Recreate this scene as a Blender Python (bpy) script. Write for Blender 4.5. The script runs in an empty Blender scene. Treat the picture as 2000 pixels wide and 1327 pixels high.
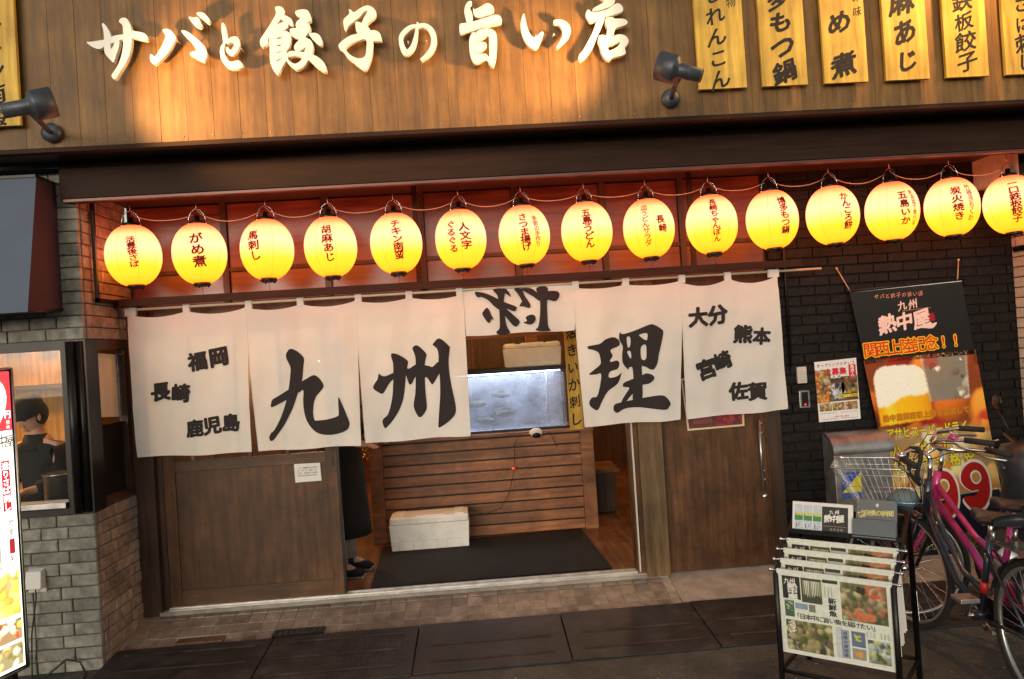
import bpy, bmesh, math, random
import numpy as np
from mathutils import Vector, Matrix, noise
from math import radians as R, sin, cos, pi
random.seed(7)
sc = bpy.context.scene
col = sc.collection

# ------------------------------------------------------------------ camera
CAM = Vector((0.0, -5.2, 1.72)); FOC = 1500.0
CM = (Matrix.Rotation(R(-2.8), 3, 'Z') @ Matrix.Rotation(R(90.5), 3, 'X') @ Matrix.Rotation(R(-3.65), 3, 'Z'))
cam = bpy.data.cameras.new('camera'); cam.lens = 36 * FOC / 2000; cam.sensor_width = 36; cam.sensor_fit = 'HORIZONTAL'
cam.clip_start = 0.05; cam.clip_end = 400
co = bpy.data.objects.new('camera', cam); col.objects.link(co)
co.matrix_world = Matrix.Translation(CAM) @ CM.to_4x4(); sc.camera = co

# ------------------------------------------------------------------ sky, sun, exposure
SUN_EL, SUN_ROT = 4.0, 200.0
w = bpy.data.worlds.new('World'); sc.world = w; w.use_nodes = True
nt = w.node_tree; nt.nodes.clear()
sky = nt.nodes.new('ShaderNodeTexSky'); sky.sky_type = 'NISHITA'; sky.sun_disc = False
sky.sun_elevation = R(SUN_EL); sky.sun_rotation = R(SUN_ROT); sky.dust_density = 3; sky.ozone_density = 1
hs = nt.nodes.new('ShaderNodeHueSaturation'); hs.inputs['Saturation'].default_value = 0.35
tint = nt.nodes.new('ShaderNodeMix'); tint.data_type = 'RGBA'; tint.blend_type = 'MULTIPLY'; tint.inputs[0].default_value = 1
tint.inputs[7].default_value = (0.94, 0.97, 0.92, 1)
bg = nt.nodes.new('ShaderNodeBackground'); bg.inputs[1].default_value = 0.145
wo = nt.nodes.new('ShaderNodeOutputWorld')
nt.links.new(sky.outputs[0], hs.inputs['Color']); nt.links.new(hs.outputs[0], tint.inputs[6])
nt.links.new(tint.outputs[2], bg.inputs[0]); nt.links.new(bg.outputs[0], wo.inputs[0])
sc.view_settings.view_transform = 'Standard'; sc.view_settings.look = 'None'
sc.view_settings.exposure = 1.3; sc.view_settings.gamma = 1; sc.view_settings.use_curve_mapping = False
sc.cycles.use_denoising = True; sc.cycles.max_bounces = 6; sc.cycles.sample_clamp_indirect = 4

# ------------------------------------------------------------------ projection of photo measurements on real planes
def at(px, py, Y):
    d = CM @ Vector(((px - 1000) / FOC, -(py - 663.5) / FOC, -1))
    return CAM + d * ((Y - CAM.y) / d.y)
def atz(px, py, z):
    d = CM @ Vector(((px - 1000) / FOC, -(py - 663.5) / FOC, -1))
    return CAM + d * ((z - CAM.z) / d.z)
def S(r, g, b):
    f = lambda c: ((c / 255 + 0.055) / 1.055) ** 2.4 if c > 10 else c / 255 / 12.92
    return (f(r), f(g), f(b))

# ------------------------------------------------------------------ materials
def newmat(name):
    m = bpy.data.materials.new(name); m.use_nodes = True
    n = m.node_tree; b = n.nodes['Principled BSDF']
    return m, n, b
def N(n, t, **k):
    x = n.nodes.new(t)
    for a, v in k.items(): setattr(x, a, v)
    return x
def mat(name, c, rough=0.6, metal=0.0, var=0.25, scale=6.0, stretch=(1, 1, 1), bump=0.0, bscale=None, spec=0.5, rnd=0.0, c2=None, detail=6, emit=None, es=0, coat=0):
    m, n, b = newmat(name); L = n.links.new
    tc = N(n, 'ShaderNodeTexCoord'); mp = N(n, 'ShaderNodeMapping'); mp.inputs['Scale'].default_value = stretch
    oi = N(n, 'ShaderNodeObjectInfo')
    add = N(n, 'ShaderNodeVectorMath', operation='ADD')
    sc_ = N(n, 'ShaderNodeVectorMath', operation='SCALE'); sc_.inputs['Scale'].default_value = 37.0
    cmb = N(n, 'ShaderNodeCombineXYZ'); L(oi.outputs['Random'], cmb.inputs[0]); L(oi.outputs['Random'], cmb.inputs[2])
    L(cmb.outputs[0], sc_.inputs[0]); L(tc.outputs['Object'], mp.inputs[0]); L(mp.outputs[0], add.inputs[0]); L(sc_.outputs[0], add.inputs[1])
    no = N(n, 'ShaderNodeTexNoise'); no.inputs['Scale'].default_value = scale; no.inputs['Detail'].default_value = detail; no.inputs['Roughness'].default_value = 0.6
    L(add.outputs[0], no.inputs['Vector'])
    cr = N(n, 'ShaderNodeValToRGB')
    ca = [max(0, x * (1 - var)) for x in c]; cb = [min(1, x * (1 + var)) for x in (c2 or c)]
    cr.color_ramp.elements[0].position = 0.3; cr.color_ramp.elements[1].position = 0.7
    cr.color_ramp.elements[0].color = (*ca, 1); cr.color_ramp.elements[1].color = (*cb, 1)
    L(no.outputs[0], cr.inputs[0])
    out = cr.outputs[0]
    if rnd:
        hv = N(n, 'ShaderNodeHueSaturation')
        mr = N(n, 'ShaderNodeMapRange'); mr.inputs[3].default_value = 1 - rnd; mr.inputs[4].default_value = 1 + rnd
        L(oi.outputs['Random'], mr.inputs[0]); L(mr.outputs[0], hv.inputs['Value']); L(out, hv.inputs['Color']); out = hv.outputs[0]
    L(out, b.inputs['Base Color'])
    b.inputs['Metallic'].default_value = metal; b.inputs['Specular IOR Level'].default_value = spec
    rr = N(n, 'ShaderNodeMapRange'); rr.inputs[3].default_value = max(0.03, rough - 0.1); rr.inputs[4].default_value = min(1, rough + 0.12)
    L(no.outputs[0], rr.inputs[0]); L(rr.outputs[0], b.inputs['Roughness'])
    if coat: b.inputs['Coat Weight'].default_value = coat; b.inputs['Coat Roughness'].default_value = 0.15
    if bump:
        nb = no
        if bscale:
            nb = N(n, 'ShaderNodeTexNoise'); nb.inputs['Scale'].default_value = bscale; nb.inputs['Detail'].default_value = 5
            L(add.outputs[0], nb.inputs['Vector'])
        bp = N(n, 'ShaderNodeBump'); bp.inputs['Strength'].default_value = bump; bp.inputs['Distance'].default_value = 0.01
        L(nb.outputs[0], bp.inputs['Height']); L(bp.outputs[0], b.inputs['Normal'])
    if emit: b.inputs['Emission Color'].default_value = (*emit, 1); b.inputs['Emission Strength'].default_value = es
    return m
def wood(name, c, c2, axis='z', rough=0.5, rnd=0.15, bump=0.15, scale=1.0, spec=0.4, knots=0.0):
    st = {'z': (14, 14, 1.1), 'x': (1.1, 14, 14), 'y': (14, 1.1, 14)}[axis]
    m = mat(name, c, rough, 0, 0.22, 2.2 * scale, st, bump, None, spec, rnd, c2, 8)
    n = m.node_tree; L = n.links.new; b = n.nodes['Principled BSDF']
    # broad stains and knots multiplied over the grain
    tc = N(n, 'ShaderNodeTexCoord'); no = N(n, 'ShaderNodeTexNoise'); no.inputs['Scale'].default_value = 3.2; no.inputs['Detail'].default_value = 3
    L(tc.outputs['Object'], no.inputs['Vector'])
    cr = N(n, 'ShaderNodeValToRGB'); cr.color_ramp.elements[0].position = 0.32; cr.color_ramp.elements[1].position = 0.66
    cr.color_ramp.elements[0].color = (0.62, 0.58, 0.58, 1); cr.color_ramp.elements[1].color = (1.15, 1.12, 1.08, 1)
    L(no.outputs[0], cr.inputs[0])
    mx = N(n, 'ShaderNodeMix', data_type='RGBA', blend_type='MULTIPLY'); mx.inputs[0].default_value = 0.8
    src = b.inputs['Base Color'].links[0].from_socket
    L(src, mx.inputs[6]); L(cr.outputs[0], mx.inputs[7])
    out = mx.outputs[2]
    if knots:
        vo = N(n, 'ShaderNodeTexVoronoi'); vo.inputs['Scale'].default_value = 5
        mp = N(n, 'ShaderNodeMapping'); mp.inputs['Scale'].default_value = (1.6, 1.6, .9); L(tc.outputs['Object'], mp.inputs[0]); L(mp.outputs[0], vo.inputs['Vector'])
        c3 = N(n, 'ShaderNodeValToRGB'); c3.color_ramp.elements[0].position = 0.03; c3.color_ramp.elements[1].position = 0.10
        c3.color_ramp.elements[0].color = (0.35, 0.3, 0.3, 1); c3.color_ramp.elements[1].color = (1, 1, 1, 1); L(vo.outputs['Distance'], c3.inputs[0])
        m2 = N(n, 'ShaderNodeMix', data_type='RGBA', blend_type='MULTIPLY'); m2.inputs[0].default_value = knots
        L(out, m2.inputs[6]); L(c3.outputs[0], m2.inputs[7]); out = m2.outputs[2]
    L(out, b.inputs['Base Color'])
    return m
def emis(name, c, s):
    m = bpy.data.materials.new(name); m.use_nodes = True; n = m.node_tree; n.nodes.clear()
    e = N(n, 'ShaderNodeEmission'); e.inputs[0].default_value = (*c, 1); e.inputs[1].default_value = s
    o = N(n, 'ShaderNodeOutputMaterial'); n.links.new(e.outputs[0], o.inputs[0]); return m
def printmat(name, rough=0.55, emit=0.0, noise_amt=0.25, trans=0.0):
    m, n, b = newmat(name); L = n.links.new
    at_ = N(n, 'ShaderNodeAttribute', attribute_name='Col')
    tc = N(n, 'ShaderNodeTexCoord'); no = N(n, 'ShaderNodeTexNoise'); no.inputs['Scale'].default_value = 60; no.inputs['Detail'].default_value = 4
    L(tc.outputs['Object'], no.inputs['Vector'])
    mr = N(n, 'ShaderNodeMapRange'); mr.inputs[3].default_value = 1 - noise_amt; mr.inputs[4].default_value = 1 + noise_amt; L(no.outputs[0], mr.inputs[0])
    hv = N(n, 'ShaderNodeHueSaturation'); L(at_.outputs['Color'], hv.inputs['Color']); L(mr.outputs[0], hv.inputs['Value'])
    L(hv.outputs[0], b.inputs['Base Color']); b.inputs['Roughness'].default_value = rough
    if emit: L(hv.outputs[0], b.inputs['Emission Color']); b.inputs['Emission Strength'].default_value = emit
    return m
def cloth(name, c, tr=0.3):
    m, n, b = newmat(name); L = n.links.new
    b.inputs['Roughness'].default_value = 0.9; b.inputs['Specular IOR Level'].default_value = 0.1
    tc = N(n, 'ShaderNodeTexCoord')
    wv = N(n, 'ShaderNodeTexNoise'); wv.inputs['Scale'].default_value = 3; wv.inputs['Detail'].default_value = 8; wv.inputs['Roughness'].default_value = .7; L(tc.outputs['Object'], wv.inputs['Vector'])
    cr = N(n, 'ShaderNodeValToRGB'); cr.color_ramp.elements[0].color = (*[x * .93 for x in c], 1); cr.color_ramp.elements[1].color = (*c, 1)
    cr.color_ramp.elements[0].position = .35; cr.color_ramp.elements[1].position = .6
    L(wv.outputs[0], cr.inputs[0]); L(cr.outputs[0], b.inputs['Base Color'])
    fn = N(n, 'ShaderNodeTexNoise'); fn.inputs['Scale'].default_value = 260; L(tc.outputs['Object'], fn.inputs['Vector'])
    bp = N(n, 'ShaderNodeBump'); bp.inputs['Strength'].default_value = .25; bp.inputs['Distance'].default_value = .002; L(fn.outputs[0], bp.inputs['Height']); L(bp.outputs[0], b.inputs['Normal'])
    t = N(n, 'ShaderNodeBsdfTranslucent'); L(cr.outputs[0], t.inputs[0])
    mx = N(n, 'ShaderNodeMixShader'); mx.inputs[0].default_value = tr
    tp = N(n, 'ShaderNodeBsdfTransparent'); m2 = N(n, 'ShaderNodeMixShader'); m2.inputs[0].default_value = .035   # open weave
    o = n.nodes['Material Output']; L(b.outputs[0], mx.inputs[1]); L(t.outputs[0], mx.inputs[2]); L(mx.outputs[0], m2.inputs[1]); L(tp.outputs[0], m2.inputs[2]); L(m2.outputs[0], o.inputs[0])
    return m
def glass(name, c=(1, 1, 1), tr=0.85, rough=0.02):
    m = bpy.data.materials.new(name); m.use_nodes = True; n = m.node_tree; n.nodes.clear(); L = n.links.new
    t = N(n, 'ShaderNodeBsdfTransparent'); t.inputs[0].default_value = (*c, 1)
    g = N(n, 'ShaderNodeBsdfGlossy'); g.inputs['Roughness'].default_value = rough
    mx = N(n, 'ShaderNodeMixShader'); mx.inputs[0].default_value = (1 - tr) * .22; L(t.outputs[0], mx.inputs[1]); L(g.outputs[0], mx.inputs[2])
    o = N(n, 'ShaderNodeOutputMaterial'); L(mx.outputs[0], o.inputs[0]); return m

M = {}
M['sign_wood'] = wood('sign_wood', (0.165, 0.083, 0.024), (0.235, 0.125, 0.040), 'z', .55, .10)
M['door_wood'] = wood('door_wood', (0.058, 0.023, 0.0085), (0.100, 0.044, 0.0165), 'z', .5, .04, .12, 1, .35, .6)
M['rail_wood'] = wood('rail_wood', (0.056, 0.022, 0.0085), (0.096, 0.043, 0.016), 'x', .5, .08)
M['post_wood'] = wood('post_wood', (0.085, 0.050, 0.022), (0.15, 0.093, 0.044), 'z', .55, .06, .12, 1, .35, .8)
M['dark_wood'] = wood('dark_wood', (0.035, 0.018, 0.010), (0.06, 0.03, 0.017), 'z', .45, .1)
M['slat_wood'] = wood('slat_wood', (0.19, 0.070, 0.025), (0.29, 0.12, 0.045), 'x', .42, .15, .15, 1, .5, .4)
M['board_wood'] = wood('board_wood', (0.58, 0.36, 0.05), (0.72, 0.47, 0.09), 'z', .6, .05, .08)
M['header'] = wood('header', (0.095, 0.026, 0.015), (0.165, 0.048, 0.027), 'x', .3, .2, .08, 1, .6)
M['floor_wood'] = wood('floor_wood', (0.15, 0.060, 0.022), (0.22, 0.095, 0.038), 'y', .38, .1, .08)
M['fascia'] = mat('fascia', (0.030, 0.014, 0.009), .6, .0, .35, 3, (1, 4, 10), .06, None, .15)
M['fascia_lit_edge'] = mat('fascia_lit_edge', (0.10, 0.04, 0.035), .35, .3, .3, 4, (1, 4, 4))  # redder than the beam: lantern light on its lower edge put into the colour
M['black_metal'] = mat('black_metal', (0.012, 0.011, 0.011), .35, .4, .4, 8)
M['lamp_metal'] = mat('lamp_metal', (0.075, 0.083, 0.10), .45, .5, .3, 20, bump=.05)
M['steel'] = mat('steel', (0.42, 0.42, 0.42), .3, .95, .2, 20)
M['chrome'] = mat('chrome', (0.7, 0.7, 0.72), .12, 1, .1, 20)
M['zinc'] = mat('zinc', (0.36, 0.35, 0.35), .45, .85, .35, 9, bump=.03)
M['grey_brick'] = mat('grey_brick', (0.215, 0.208, 0.178), .85, 0, .3, 14, bump=.7, bscale=30, rnd=.22, c2=(.29, .28, .245))
M['lantern_lit_brick'] = mat('lantern_lit_brick', (0.24, 0.215, 0.19), .85, 0, .3, 14, bump=.7, bscale=30, rnd=.2, c2=(.31, .27, .225))  # copy of the grey brick with the lanterns' warm light put into its colour
M['mortar'] = mat('mortar', (0.11, 0.10, 0.085), .95, 0, .3, 30, bump=.4)
M['black_brick'] = mat('black_brick', (0.0055, 0.0042, 0.004), .55, 0, .45, 10, bump=.6, bscale=26, rnd=.3, spec=.25)
M['black_mortar'] = mat('black_mortar', (0.004, 0.0035, 0.003), .85, 0, .3, 20)
M['pale_brick'] = mat('pale_brick', (0.50, 0.44, 0.36), .8, 0, .12, 14, bump=.4, bscale=30, rnd=.1)
M['asphalt'] = mat('asphalt', (0.046, 0.050, 0.048), .85, 0, .35, 90, bump=.5, c2=(.070, .073, .069))
M['rubber'] = mat('rubber', (0.009, 0.009, 0.010), .62, 0, .6, 7, bump=.35, bscale=60, c2=(.017, .017, .018))
M['tile'] = mat('tile', (0.175, 0.152, 0.138), .7, 0, .3, 9, bump=.2, bscale=50, rnd=.16, c2=(.21, .175, .152))
M['grout'] = mat('grout', (0.30, 0.285, 0.25), .9, 0, .3, 8)
M['concrete'] = mat('concrete', (0.26, 0.25, 0.225), .9, 0, .22, 5, bump=.25, bscale=60, c2=(.31, .295, .265))
M['threshold'] = mat('threshold', (0.55, 0.54, 0.52), .4, .7, .25, 12)
M['mat_black'] = mat('mat_black', (0.005, 0.0045, 0.004), .95, 0, .5, 30, bump=.5, bscale=120)
M['noren'] = cloth('noren', (0.86, 0.845, 0.80), .26)
M['ink'] = mat('ink', (0.020, 0.014, 0.014), .85, 0, .3, 8)
M['lantern_ink'] = mat('lantern_ink', (0.10, 0.008, 0.004), .8, 0, .2, 8, emit=(.20, .02, .0), es=.16)  # ink glows faintly itself, in place of lantern light passing through it
M['sign_white'] = mat('sign_white', (0.86, 0.82, 0.76), .45, 0, .04, 6)
M['foam'] = mat('foam', (0.84, 0.83, 0.80), .8, 0, .08, 6, bump=.2, bscale=200)
M['paper'] = mat('paper', (0.72, 0.71, 0.68), .75, 0, .05, 6)
M['print'] = printmat('print')
M['print_gloss'] = printmat('print_gloss', .3, 0, .12)
M['backlit'] = printmat('backlit', .3, 1.15, .06)
M['glass'] = glass('glass'); M['tank_glass'] = glass('tank_glass', (.92, .96, 1))
M['awning_grey'] = mat('awning_grey', (0.10, 0.125, 0.18), .85, 0, .08, 5)
M['awning_purple'] = mat('awning_purple', (0.040, 0.018, 0.034), .85, 0, .15, 5)
M['plastic_white'] = mat('plastic_white', (0.55, 0.52, 0.46), .5, 0, .1, 8)
M['cable'] = mat('cable', (0.55, 0.33, 0.20), .45, 0, .1, 8)
M['cable_black'] = mat('cable_black', (0.012, 0.010, 0.010), .5, 0, .1, 8)
M['pink'] = mat('pink', (0.50, 0.035, 0.20), .3, .2, .15, 9, coat=.6)
M['bike_blue'] = mat('bike_blue', (0.020, 0.025, 0.042), .28, .3, .2, 9, coat=.6)
M['tyre'] = mat('tyre', (0.012, 0.012, 0.012), .8, 0, .3, 30)
M['rim'] = mat('rim', (0.50, 0.50, 0.48), .3, .85, .2, 20)
M['saddle'] = mat('saddle', (0.02, 0.022, 0.028), .35, 0, .3, 12)
M['black_cloth'] = mat('black_cloth', (0.010, 0.009, 0.009), .9, 0, .4, 12, bump=.3)
M['skin'] = mat('skin', (0.52, 0.30, 0.20), .55, 0, .06, 8)
M['sock'] = mat('sock', (0.35, 0.30, 0.26), .9, 0, .1, 8)
M['kitchen_wall'] = wood('kitchen_wall', (0.42, 0.22, 0.035), (0.55, 0.31, 0.06), 'z', .5, .05)
M['room_wall'] = wood('room_wall', (0.06, 0.028, 0.014), (0.11, 0.05, 0.025), 'z', .55, .1)
M['cream'] = mat('cream', (0.65, 0.58, 0.40), .5, 0, .05, 5)
M['red'] = mat('red', (0.45, 0.02, 0.02), .4, 0, .1, 8)
M['green_cap'] = mat('teal', (0.08, 0.32, 0.36), .5, 0, .2, 8)
M['bag'] = mat('bag', (0.10, 0.20, 0.26), .55, 0, .3, 8)
M['tank_back'] = mat('tank_back', (0.16, 0.16, 0.17), .6, 0, .6, 5, c2=(.40, .42, .48))
M['fish'] = mat('fish', (0.20, 0.19, 0.15), .35, .2, .5, 20)
M['led'] = emis('led', (0.62, 0.75, 1.0), 4)
M['bulb'] = emis('bulb', (1.0, 0.62, 0.22), 45)
M['led_red'] = emis('led_red', (1, 0.02, 0.01), 6)
M['lamp_lens'] = emis('lamp_lens', (1.0, 0.68, 0.28), 4)
def murk(name, c, a, d):
    m = bpy.data.materials.new(name); m.use_nodes = True; n = m.node_tree; n.nodes.clear(); L = n.links.new
    t = N(n, 'ShaderNodeBsdfTransparent'); g = N(n, 'ShaderNodeBsdfTranslucent'); g.inputs[0].default_value = (*c, 1); d_ = N(n, 'ShaderNodeBsdfDiffuse'); d_.inputs[0].default_value = (*c, 1)
    tc = N(n, 'ShaderNodeTexCoord'); no = N(n, 'ShaderNodeTexNoise'); no.inputs['Scale'].default_value = 5; no.inputs['Detail'].default_value = 4; L(tc.outputs['Object'], no.inputs['Vector'])
    mr = N(n, 'ShaderNodeMapRange'); mr.inputs[1].default_value = .3; mr.inputs[2].default_value = .7; mr.inputs[3].default_value = a - d; mr.inputs[4].default_value = a + d; L(no.outputs[0], mr.inputs[0])
    m1 = N(n, 'ShaderNodeMixShader'); L(g.outputs[0], m1.inputs[1]); L(d_.outputs[0], m1.inputs[2]); m2 = N(n, 'ShaderNodeMixShader'); L(mr.outputs[0], m2.inputs[0]); L(t.outputs[0], m2.inputs[1]); L(m1.outputs[0], m2.inputs[2])
    o = N(n, 'ShaderNodeOutputMaterial'); L(m2.outputs[0], o.inputs[0]); return m
M['murk'] = murk('murk', (.62, .60, .60), .30, .12)
def stain(k, scale, lo, hi, tintc=(1, 1, 1), world=True):
    """dirt: broad blotches and finer spots multiplied over a surface's own colour"""
    m = M[k]; n = m.node_tree; L = n.links.new; b = n.nodes['Principled BSDF']; src = b.inputs['Base Color'].links[0].from_socket
    g = N(n, 'ShaderNodeNewGeometry'); out = src
    for sc_, a, h in ((scale, lo, hi), (scale * 7, (1 + lo) / 2, (1 + hi) / 2)):
        no = N(n, 'ShaderNodeTexNoise'); no.inputs['Scale'].default_value = sc_; no.inputs['Detail'].default_value = 6; no.inputs['Roughness'].default_value = .65; no.inputs['Distortion'].default_value = .4
        L(g.outputs['Position'], no.inputs['Vector']); cr = N(n, 'ShaderNodeValToRGB'); cr.color_ramp.elements[0].position = .36; cr.color_ramp.elements[1].position = .62
        cr.color_ramp.elements[0].color = (a, a, a, 1); cr.color_ramp.elements[1].color = (h * tintc[0], h * tintc[1], h * tintc[2], 1); L(no.outputs[0], cr.inputs[0])
        mx = N(n, 'ShaderNodeMix', data_type='RGBA', blend_type='MULTIPLY'); mx.inputs[0].default_value = 1; L(out, mx.inputs[6]); L(cr.outputs[0], mx.inputs[7]); out = mx.outputs[2]
    L(out, b.inputs['Base Color'])
stain('asphalt', 1.6, .62, 1.25); stain('rubber', 2.2, .6, 1.5); stain('tile', 1.9, .6, 1.15, (1, 1.03, 1.0)); stain('grout', 2.5, .6, 1.1); stain('concrete', 1.8, .75, 1.1); stain('grey_brick', 2.4, .7, 1.12)
stain('lantern_lit_brick', 2.4, .7, 1.12); stain('door_wood', 2.6, .72, 1.25); stain('rail_wood', 3, .75, 1.2); stain('slat_wood', 2.2, .72, 1.2); stain('foam', 9, .92, 1.02); stain('sign_wood', 1.1, .82, 1.08); stain('floor_wood', 2, .7, 1.15); stain('mat_black', 3, .6, 1.7); stain('pink', 14, .8, 1.05)
# the lantern paper gives off light: paler by the bulb in the middle, orange at the collar
def lantern_mat():
    m = bpy.data.materials.new('lantern_paper'); m.use_nodes = True; n = m.node_tree; n.nodes.clear(); L = n.links.new
    tc = N(n, 'ShaderNodeTexCoord'); sp = N(n, 'ShaderNodeSeparateXYZ'); L(tc.outputs['Object'], sp.inputs[0])
    mr = N(n, 'ShaderNodeMapRange'); mr.inputs[1].default_value = -.185; mr.inputs[2].default_value = .185; L(sp.outputs[2], mr.inputs[0])
    cr = N(n, 'ShaderNodeValToRGB'); e = cr.color_ramp.elements
    e[0].position = 0.0; e[0].color = (1.0, 0.115, 0.004, 1)
    e[1].position = 1.0; e[1].color = (0.50, 0.045, 0.012, 1)
    for p, c in ((.07, (1, .165, .006)), (.30, (1, .205, .010)), (.60, (1, .235, .115)), (.82, (1, .20, .075)), (.93, (.75, .090, .024))):
        q = e.new(p); q.color = (*c, 1)
    L(mr.outputs[0], cr.inputs[0])
    # thin wire seams, eight gores
    an = N(n, 'ShaderNodeMath', operation='ARCTAN2'); L(sp.outputs[1], an.inputs[0]); L(sp.outputs[0], an.inputs[1])
    mu = N(n, 'ShaderNodeMath', operation='MULTIPLY'); mu.inputs[1].default_value = 4; L(an.outputs[0], mu.inputs[0])
    si = N(n, 'ShaderNodeMath', operation='SINE'); L(mu.outputs[0], si.inputs[0])
    ab = N(n, 'ShaderNodeMath', operation='ABSOLUTE'); L(si.outputs[0], ab.inputs[0])
    m2 = N(n, 'ShaderNodeMapRange'); m2.inputs[1].default_value = 0; m2.inputs[2].default_value = .10; m2.inputs[3].default_value = .72; m2.inputs[4].default_value = 1; L(ab.outputs[0], m2.inputs[0])
    no = N(n, 'ShaderNodeTexNoise'); no.inputs['Scale'].default_value = 9; L(tc.outputs['Object'], no.inputs['Vector'])
    m3 = N(n, 'ShaderNodeMapRange'); m3.inputs[3].default_value = .88; m3.inputs[4].default_value = 1.12; L(no.outputs[0], m3.inputs[0])
    mm = N(n, 'ShaderNodeMath', operation='MULTIPLY'); L(m2.outputs[0], mm.inputs[0]); L(m3.outputs[0], mm.inputs[1])
    st = N(n, 'ShaderNodeMath', operation='MULTIPLY'); st.inputs[1].default_value = LAN; L(mm.outputs[0], st.inputs[0])
    em = N(n, 'ShaderNodeEmission'); L(cr.outputs[0], em.inputs[0]); L(st.outputs[0], em.inputs[1])
    o = N(n, 'ShaderNodeOutputMaterial'); L(em.outputs[0], o.inputs[0]); return m
LAN = 1.95
M['lantern'] = lantern_mat()

# ------------------------------------------------------------------ mesh building
class MB:
    def __init__(s): s.v = []; s.f = []; s.c = []; s.sm = []
    def add(s, vs, fs, c=None, smooth=False):
        b = len(s.v); s.v += [Vector(v) for v in vs]; s.f += [tuple(b + i for i in f) for f in fs]
        s.c += [c] * len(fs); s.sm += [smooth] * len(fs); return s
    def box(s, a, b, c=None, m=None, bev=0):
        x0, y0, z0 = [min(p, q) for p, q in zip(a, b)]; x1, y1, z1 = [max(p, q) for p, q in zip(a, b)]
        vs = [Vector(p) for p in ((x0, y0, z0), (x1, y0, z0), (x1, y1, z0), (x0, y1, z0), (x0, y0, z1), (x1, y0, z1), (x1, y1, z1), (x0, y1, z1))]
        if m is not None: vs = [m @ v for v in vs]
        return s.add(vs, ((0, 3, 2, 1), (4, 5, 6, 7), (0, 1, 5, 4), (1, 2, 6, 5), (2, 3, 7, 6), (3, 0, 4, 7)), c)
    def quad(s, a, b, c_, d, c=None): return s.add((a, b, c_, d), ((0, 1, 2, 3),), c)
    def tube(s, pts, r, n=8, c=None, closed=False, cap=True):
        pts = [Vector(p) for p in pts]; k = len(pts); rs = r if isinstance(r, (list, tuple)) else [r] * k
        vs = []; up = None
        for i, p in enumerate(pts):
            if closed: t = pts[(i + 1) % k] - pts[i - 1]
            else: t = pts[min(i + 1, k - 1)] - pts[max(i - 1, 0)]
            t.normalize()
            if up is None: up = t.orthogonal().normalized()
            up = (up - t * up.dot(t)).normalized(); q = t.cross(up)
            for j in range(n):
                a = 2 * pi * j / n; vs.append(p + (up * cos(a) + q * sin(a)) * rs[i])
        fs = []
        for i in range(k if closed else k - 1):
            for j in range(n):
                a = i * n + j; b = i * n + (j + 1) % n; i2 = (i + 1) % k; fs.append((a, b, i2 * n + (j + 1) % n, i2 * n + j))
        if cap and not closed: fs += [tuple(range(n))[::-1], tuple((k - 1) * n + j for j in range(n))]
        return s.add(vs, fs, c, True)
    def lathe(s, prof, n=24, m=None, c=None, smooth=True, squash=1.0):
        vs = []; k = len(prof)
        for r, z in prof:
            for j in range(n):
                a = 2 * pi * j / n; vs.append(Vector((r * cos(a), r * sin(a) * squash, z)))
        if m is not None: vs = [m @ v for v in vs]
        fs = [(i * n + j, i * n + (j + 1) % n, (i + 1) * n + (j + 1) % n, (i + 1) * n + j) for i in range(k - 1) for j in range(n)]
        if prof[0][0] > 1e-6: fs.append(tuple(range(n))[::-1])
        if prof[-1][0] > 1e-6: fs.append(tuple((k - 1) * n + j for j in range(n)))
        return s.add(vs, fs, c, smooth)
    def ball(s, c0, r, n=12, m=3, c=None):
        rx, ry, rz = r if isinstance(r, (tuple, list)) else (r, r, r); k = max(4, n // 2 + 1); vs = []
        for i in range(k + 1):
            t = pi * i / k
            for j in range(n): a = 2 * pi * j / n; vs.append(Vector((c0[0] + rx * sin(t) * cos(a), c0[1] + ry * sin(t) * sin(a), c0[2] - rz * cos(t))))
        fs = [(i * n + j, i * n + (j + 1) % n, (i + 1) * n + (j + 1) % n, (i + 1) * n + j) for i in range(k) for j in range(n)]
        return s.add(vs, fs, c, True)
    def mesh(s, name, off=None):
        me = bpy.data.meshes.new(name); o = off or Vector((0, 0, 0))
        me.from_pydata([v - o for v in s.v], [], s.f); me.polygons.foreach_set('use_smooth', s.sm)
        if any(c is not None for c in s.c):
            ca = me.color_attributes.new('Col', 'FLOAT_COLOR', 'CORNER')
            data = []
            for p, c in zip(me.polygons, s.c):
                if c is not None and not isinstance(c[0], (int, float)):
                    for q in c: data += [q[0], q[1], q[2], 1.0]
                else: data += [*(c or (1, 1, 1)), 1.0] * p.loop_total
            ca.data.foreach_set('color', data)
        me.validate(); return me
def base_of(vs):
    xs = [v.x for v in vs]; ys = [v.y for v in vs]; zs = [v.z for v in vs]
    return Vector(((min(xs) + max(xs)) / 2, (min(ys) + max(ys)) / 2, min(zs)))
def wl(o):
    p = Vector(o.location)
    while o.parent: o = o.parent; p += Vector(o.location)
    return p
def obj(name, mb, m, parent=None, local=False, bevel=0):
    """world-space mesh data by default; a child keeps its own origin at its base"""
    if local: off = Vector((0, 0, 0))
    elif parent is None: off = base_of(mb.v)
    else: off = base_of(mb.v)
    me = mb.mesh(name, off); me.materials.append(M[m] if isinstance(m, str) else m)
    o = bpy.data.objects.new(name, me); col.objects.link(o)
    if parent:
        o.parent = parent
        o.location = off - (Vector((0, 0, 0)) if local else wl(parent))
    else: o.location = off
    if bevel:
        b = o.modifiers.new('b', 'BEVEL'); b.width = bevel; b.segments = 2; b.limit_method = 'ANGLE'
    return o
def tag(o, label, cat, group=None, kind=None):
    if label: o['label'] = label
    if cat: o['category'] = cat
    if group: o['group'] = group
    if kind: o['kind'] = kind
    return o
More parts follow.
